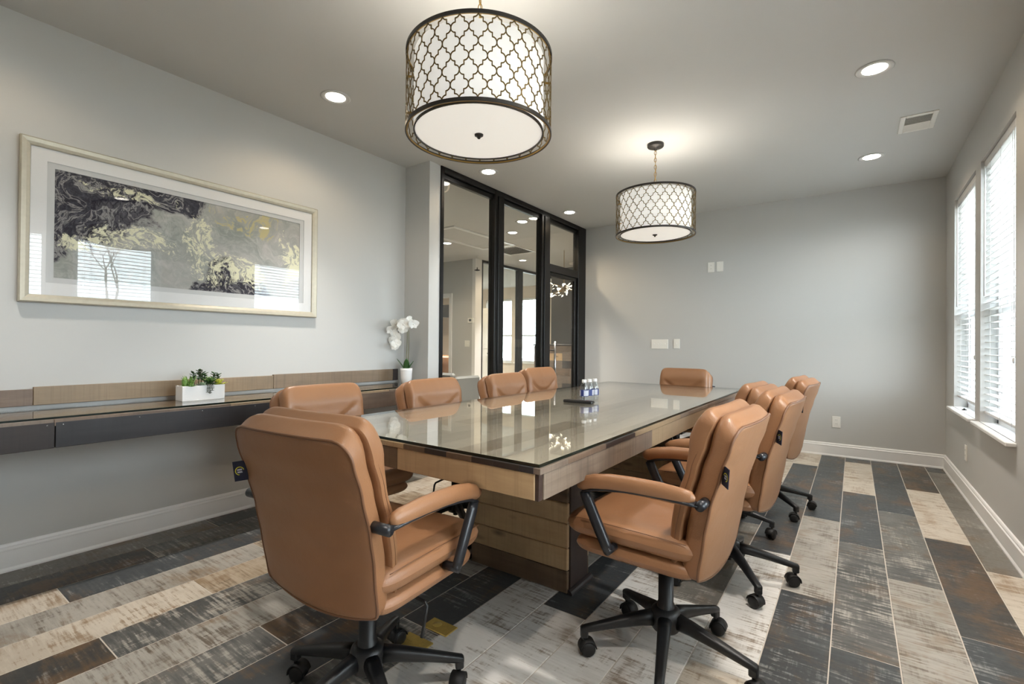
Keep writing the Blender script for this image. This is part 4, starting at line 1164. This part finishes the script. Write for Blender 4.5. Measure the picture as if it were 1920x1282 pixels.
# ------------------------------------------------------------------ hall and rooms beyond the glass
struct(MB().box((HX0, 2.9, -0.12), (-3.5, HY1 + .15, -0.0005)).box((-3.5, YB + 0.12, -0.12), (XG + .3, HY1 + .15, -0.0005)).build('floor_hall', TM['G']))
struct(MB().box((HX0, 2.99, 0), (XL - 0.12, 3.11, H)).build('wall_hall_near', M['wall']))
struct(MB().box((HX0 - .12, 2.99, 0), (HX0, HY1 + .15, H)).build('wall_hall_left', M['wall']))
struct(MB().box((XG - 0.06, YB + 0.12, 0), (XG + 0.06, HY1 + .15, H)).build('wall_hall_right', M['beige']))
XG2, YH = -5.80, 6.92
mb = MB().box((-6.43, YH, 0), (XG2 - 0.06, YH + 0.12, H)).box((HX0, YH, 0), (-7.35, YH + 0.12, H)).box((-7.35, YH, 2.04), (-6.43, YH + 0.12, H))
struct(mb.build('wall_hall_end', M['wall']))
struct(MB().box((XG2 - 0.06, YH, 0), (XG2 + 0.015, 7.11, H)).build('wall_hall_return', M['white']))
tr = struct(link('trim_1', None))
MB().box((-6.435, YH - 0.018, 0), (-6.36, YH, 2.115), .003).build('casing', M['white'], tr); MB().box((-7.42, YH - 0.018, 0), (-7.345, YH, 2.115), .003).build('casing', M['white'], tr)
MB().box((-7.345, YH - 0.018, 2.04), (-6.435, YH, 2.115), .003).build('casing', M['white'], tr)
baseboard('baseboard_hall', (-6.36, YH, 0), (XG2 + 0.01, YH, 0), (0, -1, 0))
th = thing('thermostat', 'small white thermostat on the hall wall beyond the glass', 'thermostat', (-5.885, YH, 1.575))
MB().box((-0.062, -0.024, -0.045), (0.062, 0, 0.045), .005).build('case', M['plate'], th); MB().box((-0.03, -0.0255, -0.016), (0.026, -0.024, 0.026)).build('screen', M['grey'], th)
plate_thing('light_switch', 'white double light switch on the hall wall under the thermostat', 'switch', (-5.972, YH, 1.139), 0, 0.118, 0.117, 2)
g2 = struct(link('wall_glass_far', None))
def f2(name, a, b, mat='black'): return MB().box(a, b, .003).build(name, M[mat], g2)
f2('jamb', (XG2 - .06, 7.11, 0), (XG2 + .02, 7.145, H)); f2('mullion', (XG2 - .06, 8.33, 0), (XG2 + .02, 8.50, H)); f2('mullion', (XG2 - .06, 9.9, 0), (XG2 + .02, 10.05, H))
f2('header', (XG2 - .06, 7.145, H - .05), (XG2 + .02, HY1, H)); f2('sill', (XG2 - .06, 7.145, 0), (XG2 + .02, HY1, 0.08))
for (a, b) in ((7.145, 8.33), (8.50, 9.9)): MB().box((XG2 - .03, a, .08), (XG2 - .024, b, H - .05)).build('pane', M['glass'], g2)
# far wall with two windows
FWN = [(-8.78, -7.86), (-7.74, -6.98)]
mb = MB().box((HX0, HY1, 0), (XG + .06, HY1 + .15, WZ0)).box((HX0, HY1, 2.42), (XG + .06, HY1 + .15, H))
xs = [HX0] + [e for q in FWN for e in q] + [XG + .06]
for i in range(0, len(xs), 2): mb.box((xs[i], HY1, WZ0), (xs[i + 1], HY1 + .15, 2.42))
struct(mb.build('wall_hall_far', M['beige']))
for i, (a, b) in enumerate(FWN):
    wn = struct(link('window_%d' % (5 + i), None))
    g = MB(); y0, y1 = HY1 + .07, HY1 + .13
    g.box((a, y0, WZ0), (a + .04, y1, 2.42)); g.box((b - .04, y0, WZ0), (b, y1, 2.42)); g.box((a, y0, WZ0), (b, y1, WZ0 + .05)); g.box((a, y0, 2.37), (b, y1, 2.42)); g.box((a, y0, 1.36), (b, y1, 1.41))
    g.build('window_frame', M['vinyl'], wn)
    MB().box((a + .04, HY1 + .098, WZ0 + .05), (b - .04, HY1 + .102, 1.36)).build('pane', M['glass'], wn); MB().box((a + .04, HY1 + .098, 1.41), (b - .04, HY1 + .102, 2.37)).build('pane', M['glass'], wn)
    MB().box((a - .03, HY1 - .04, WZ0 - .02), (b + .03, HY1 + .07, WZ0), .003).build('window_sill', M['white'], wn)
    bl = thing('window_blind', ('white blind in the far left window seen through both glass walls', 'white blind in the far right window seen through both glass walls')[i], 'blind', ((a + b) / 2, HY1 + .04, WZ0), 0, 'blinds in the far room')
    hw = (b - a) / 2 - .01
    MB().box((-hw, -.025, 1.73), (hw, .025, 1.785), .003).build('headrail', M['slat'], bl)
    g = MB(); z = 0.75
    while z < 1.72: g.box((-hw, -.024, z - .0014), (hw, .024, z + .0014)); z += .0435
    tag(g.build('slats', M['slat'], bl), None, None, None, 'stuff')
# white panel door in the far room
d2 = struct(link('door_2', None, None, (-7.81, 9.6, 0)))
MB().box((0, 0, 0.01), (0.44, 0.04, 2.05), .003).build('door_leaf', M['white'], d2)
for (z0, z1) in ((0.15, 0.86), (1.02, 1.93)): MB().box((0.07, -0.006, z0), (0.37, 0.0, z1), .004).build('door_panel', M['white'], d2)
g = MB().cyl((0.24, 0, 0.90), (0.24, -0.05, 0.90), 0.012, seg=10); g.cyl((0.24, -0.05, 0.90), (0.34, -0.05, 0.90), 0.008, seg=8); g.lathe([(0.001, 0), (0.03, 0), (0.03, 0.006), (0.001, 0.006)], 16, M=Matrix.Translation((0.24, 0, 0.90)) @ Matrix.Rotation(PI / 2, 4, 'X'))
g.build('door_lever', M['bronze'], d2)
# plank reception counter and charcoal wall
ct = thing('reception_counter', 'chest-high counter clad in mixed brown planks beyond the glass door', 'counter', (-4.46, 7.9, 0))
MB().box((-0.57, -0.08, 0), (0.57, 0.35, 1.115)).build('counter_core', M['dark_x'], ct)
M['gbrown_x'] = wood('grey_brown_wood_crosswise', srgb(112, 98, 84), srgb(142, 126, 110), srgb(92, 80, 70), 'X')
pmats = ['brown_x', 'gbrown_x', 'gbrown_x', 'dark_x', 'gbrown_x', 'brown_x', 'tan_x']
for r in range(8):
    c1 = -0.57 + (0.33, 0.62, 0.18, 0.50)[r % 4]
    for j, (x0, x1) in enumerate(((-0.57, c1), (c1 + .002, c1 + .44), (c1 + .442, 0.57))):
        if x1 - x0 < .05: continue
        x1 = min(x1, 0.57)
        c = (x0 + x1) / 2
        MB().box((-(x1 - x0) / 2, -0.01, 0), ((x1 - x0) / 2, 0.01, 0.137), .002).build('cladding_plank', M[pmats[(r * 3 + j * 2) % 7]], ct, (c, -0.09, 0.002 + r * 0.139))
MB().box((-0.59, -0.12, 1.116), (0.59, 0.37, 1.142), .003).build('counter_top', M['dark_x'], ct)
struct(MB().box((-5.25, 8.8, 0), (-4.69, 8.92, H)).build('wall_charcoal', M['darkgrey']))
# hall ceiling: lights, hatch, grille, detector
HL = ['hall ceiling light nearest the glass, upper of the pair', 'hall ceiling light just left of the upper pair member', 'hall ceiling light beside the attic hatch', 'hall ceiling light below the air grille']
for i, (x, y) in enumerate(((-3.55, 5.19), (-4.014, 5.622), (-5.313, 5.644), (-5.168, 7.58))):
    downlight(x, y, HL[i], True, 'hall ceiling lights', HALL_W)
downlight(-7.0, 9.2, 'ceiling light in the far room behind both glass walls', True, None, HALL_W)
downlight(-8.3, 9.8, 'ceiling light hidden deep in the far room', True, None, HALL_W)
downlight(-7.6, 8.2, 'ceiling light inside the room beyond the doorway', True, None, HALL_W)
ah = thing('attic_hatch', 'white trimmed attic hatch in the hall ceiling', 'hatch', (-4.78, 5.58, H))
MB().box((-0.29, -0.68, -0.004), (0.29, 0.68, 0)).build('hatch_panel', M['ceil'], ah)
for (a, b) in (((-0.345, -0.735, -.018), (-0.285, 0.735, 0)), ((0.285, -0.735, -.018), (0.345, 0.735, 0)), ((-0.285, -0.735, -.018), (0.285, -0.675, 0)), ((-0.285, 0.675, -.018), (0.285, 0.735, 0))):
    MB().box(a, b, .003).build('hatch_trim', M['white'], ah)
gr = thing('return_grille', 'white louvred return air grille in the hall ceiling', 'vent', (-4.76, 6.68, H))
MB().box((-0.25, -0.27, -0.004), (0.25, 0.27, 0)).build('backing', M['grey'], gr)
for (a, b) in (((-0.28, -0.30, -.012), (-0.25, 0.30, 0)), ((0.25, -0.30, -.012), (0.28, 0.30, 0)), ((-0.25, -0.30, -.012), (0.25, -0.27, 0)), ((-0.25, 0.27, -.012), (0.25, 0.30, 0))): MB().box(a, b, .003).build('grille_frame', M['plate'], gr)
fm = MB().box((-0.008, -0.27, -0.001), (0.008, 0.27, 0.001)).mesh('louvre', M['plate'])
for i in range(12): link('louvre', fm, gr, (-0.23 + i * 0.042, 0, -0.009), (0, R(35), 0))
sd = thing('smoke_detector', 'round white smoke detector on the hall ceiling above the glass door', 'smoke detector', (-4.476, 8.303, H))
MB().lathe([(0.001, 0), (0.072, 0), (0.072, -0.02), (0.06, -0.04), (0.02, -0.045), (0.001, -0.045)], 28).build('detector_body', M['plate'], sd)
MB().lathe([(0.0725, -0.012), (0.0745, -0.014), (0.0725, -0.016)], 28, caps=False).build('mounting_ring', M['plate'], sd)
# small black pendant
pn = thing('small_pendant', 'small black dish pendant on a thin cord in the hall', 'lamp', (-5.562, 6.70, H))
MB().cyl((0, 0, 0), (0, 0, -0.24), 0.0025, seg=6).build('cord', M['white'], pn)
MB().lathe([(0.001, -0.22), (0.008, -0.22), (0.010, -0.255), (0.055, -0.270), (0.056, -0.274), (0.02, -0.285), (0.001, -0.286)], 24).build('dish', M['black'], pn)
# firefly chandelier
cx, cy, cz = -4.02, 7.15, 2.075
ch = thing('firefly_chandelier', 'branching gold chandelier with many glowing leaf-shaped lights', 'chandelier', (cx, cy, cz))
M['leaflight'] = plain('glowing_leaf', (1, 1, 1), 0.4, emit=1.9, ecol=(1.0, 0.93, 0.78))
rnd = random.Random(3); br = MB(); br.cyl((0, 0, H - cz), (0, 0, 0.0), 0.004, seg=6)
lfm = MB(); leaf(lfm, (0, 0, 0), 0, 0, 0.058, 0.017, 0.004, 0.1); lfme = lfm.mesh('leaf_light', M['leaflight'])
for k in range(44):
    a = k * 2.399; rr = 0.08 + 0.15 * rnd.random(); zz = rnd.uniform(-0.11, 0.09)
    p = (rr * math.cos(a), rr * math.sin(a), zz)
    br.tube([(0, 0, zz * .3), (p[0] * .5, p[1] * .5, zz * .6 + .02), p], 0.0022, 5)
    link('leaf_light', lfme, ch, p, (rnd.uniform(-.8, .8), rnd.uniform(-.9, 1.2), a + rnd.uniform(-.8, .8)))
br.build('branches', M['brass'], ch)
# grey upholstered armchair in the hall
ac = thing('hall_armchair', 'square grey upholstered armchair in the hall behind the near glass pane', 'armchair', (-5.32, 5.75, 0))
def ab(n, a, b, m='greyfab'): return MB().box(a, b, .03).build(n, M[m], ac)
ab('seat', (-0.30, -0.30, 0.16), (0.30, 0.30, 0.42)); ab('back', (-0.36, -0.36, 0.14), (0.36, -0.24, 0.68)); ab('arm', (-0.36, -0.24, 0.14), (-0.26, 0.34, 0.62)); ab('arm', (0.26, -0.24, 0.14), (0.36, 0.34, 0.62))
for sx in (-.3, .3):
    for sy in (-.3, .3): MB().cyl((sx, sy, 0), (sx, sy, .16), .016, .02, 10).build('leg', M['black'], ac)
# room beyond the doorway
struct(MB().box((HX0, 9.0, 0), (-7.9, 9.1, H)).build('wall_doorway_room', M['beige']))
tcx, tcy = -7.95, 8.35
tub = thing('tub_chair', 'round brown tub chair seen through the hall doorway', 'armchair', (tcx, tcy, 0), R(30))
g = MB(); rr = []
for k in range(15):
    q = R(-120) + k / 14 * R(240)
    rr.append([((r_) * math.cos(q), (r_) * math.sin(q), z) for r_, z in ((0.30, 0.12), (0.36, 0.12), (0.38, 0.80), (0.35, 0.86), (0.31, 0.80))])
g.loft(rr); g.build('back', M['leather'], tub)
MB().lathe([(0.001, 0.12), (0.29, 0.12), (0.30, 0.40), (0.26, 0.45), (0.001, 0.46)], 24).build('seat', M['leather'], tub)
MB().lathe([(0.001, 0), (0.2, 0), (0.2, 0.03), (0.05, 0.05), (0.05, 0.12), (0.001, 0.12)], 20).build('base', M['black'], tub)
db = thing('dark_valance_box', 'dark valance box with a small glowing disc at the top of the doorway', 'cabinet', (-7.95, 8.85, 1.80))  # valance box added to stand for the dark strip across the doorway top
MB().box((-.5, -.12, 0), (.5, .15, .30), .004).build('valance_body', M['darkgrey'], db); MB().box((-.46, -.135, .02), (-.005, -.121, .28), .003).build('valance_panel', M['darkgrey'], db); MB().box((.005, -.135, .02), (.46, -.121, .28), .003).build('valance_panel', M['darkgrey'], db)
MB().lathe([(0.001, 0), (0.03, 0), (0.02, -0.012), (0.001, -0.014)], 14, M=Matrix.Translation((-0.02, -0.13, 0.0))).build('glow_disc', M['lens'], db)  # glowing disc added for the spot of light on the dark strip

# ------------------------------------------------------------------ outside
struct(MB().box((XR + WT + 0.3, -25, -0.5), (45, 45, -0.4)).box((-40, HY1 + .5, -0.5), (XR + WT + 0.3, 45, -0.4)).build('ground', M['ground']))
M['bark'] = plain('pale_bare_bark', srgb(150, 140, 130), 0.9, var=0.25, bscale=12)
def bare_tree(x, y, hgt, seed, label):
    rnd = random.Random(seed)
    t = thing('bare_tree', label, 'tree', (x, y, -0.4), 0, 'bare trees outside')
    trunk = MB(); br = MB()
    def grow(p, d, L, r, depth, tgt):
        n = 3; pts = [p]; q = p
        for i in range(n):
            d = (d + Vector((rnd.uniform(-.16, .16), rnd.uniform(-.16, .16), rnd.uniform(-.03, .12)))).normalized()
            q = q + d * (L / n); pts.append(q)
        tgt.tube(pts, [r * (1 - 0.12 * i) for i in range(n + 1)], 6 if depth < 2 else 4)
        if depth >= 5: return
        for k in range(2 if depth < 4 else 3):
            a = rnd.uniform(0, 2 * PI); sp = rnd.uniform(.35, .75)
            nd = (d + Vector((math.cos(a) * sp, math.sin(a) * sp, rnd.uniform(-.1, .25)))).normalized()
            grow(q, nd, L * rnd.uniform(.62, .82), r * .58, depth + 1, br)
    grow(Vector((0, 0, 0)), Vector((0, 0, 1)), hgt * .30, hgt * .017, 0, trunk)
    trunk.build('trunk', M['bark'], t); br.build('branches', M['bark'], t)
bare_tree(30.0, 9.0, 9, 1, 'bare tree outside the window nearest the camera, mirrored in the picture')
bare_tree(24.0, 19.0, 9, 5, 'bare tree outside, mirrored at the right of the picture')
bare_tree(-7.2, 14.2, 7, 8, 'bare tree outside the far right window beyond both glass walls')
bare_tree(-9.4, 15.0, 8, 11, 'bare tree outside the far left window beyond both glass walls')
M['siding'] = plain('grey_siding', srgb(168, 172, 178), 0.7)
hs = thing('neighbour_porch', 'grey building with white porch columns outside the windows', 'building', (4.0, 14.0, -0.4))
MB().box((-2.2, 0, 0), (6, 5, 5.0)).build('wall', M['siding'], hs)
MB().box((-2.6, -2.6, 3.3), (6.2, 0, 3.7)).build('porch_roof', M['white'], hs)
for k in range(4): MB().box((-2.4 + k * 1.3, -2.5, 0), (-2.2 + k * 1.3, -2.3, 3.3), .01).build('porch_column', M['white'], hs)
for k in range(3):
    MB().box((-1.6 + k * 1.6, -0.03, 1.2), (-0.8 + k * 1.6, 0.0, 2.8)).build('window', M['darkgrey'], hs)

sk = thing('sill_knob', 'small black knob lying on the sill of the window nearest the back wall', 'knob', (0.725, 5.26, WZ0 + 0.001))
MB().lathe([(0.001, 0), (0.016, 0), (0.017, 0.004), (0.011, 0.009), (0.001, 0.010)], 16).build('knob_base', M['black'], sk)
MB().lathe([(0.001, 0.009), (0.006, 0.009), (0.007, 0.014), (0.001, 0.016)], 12).build('knob_cap', M['black'], sk)
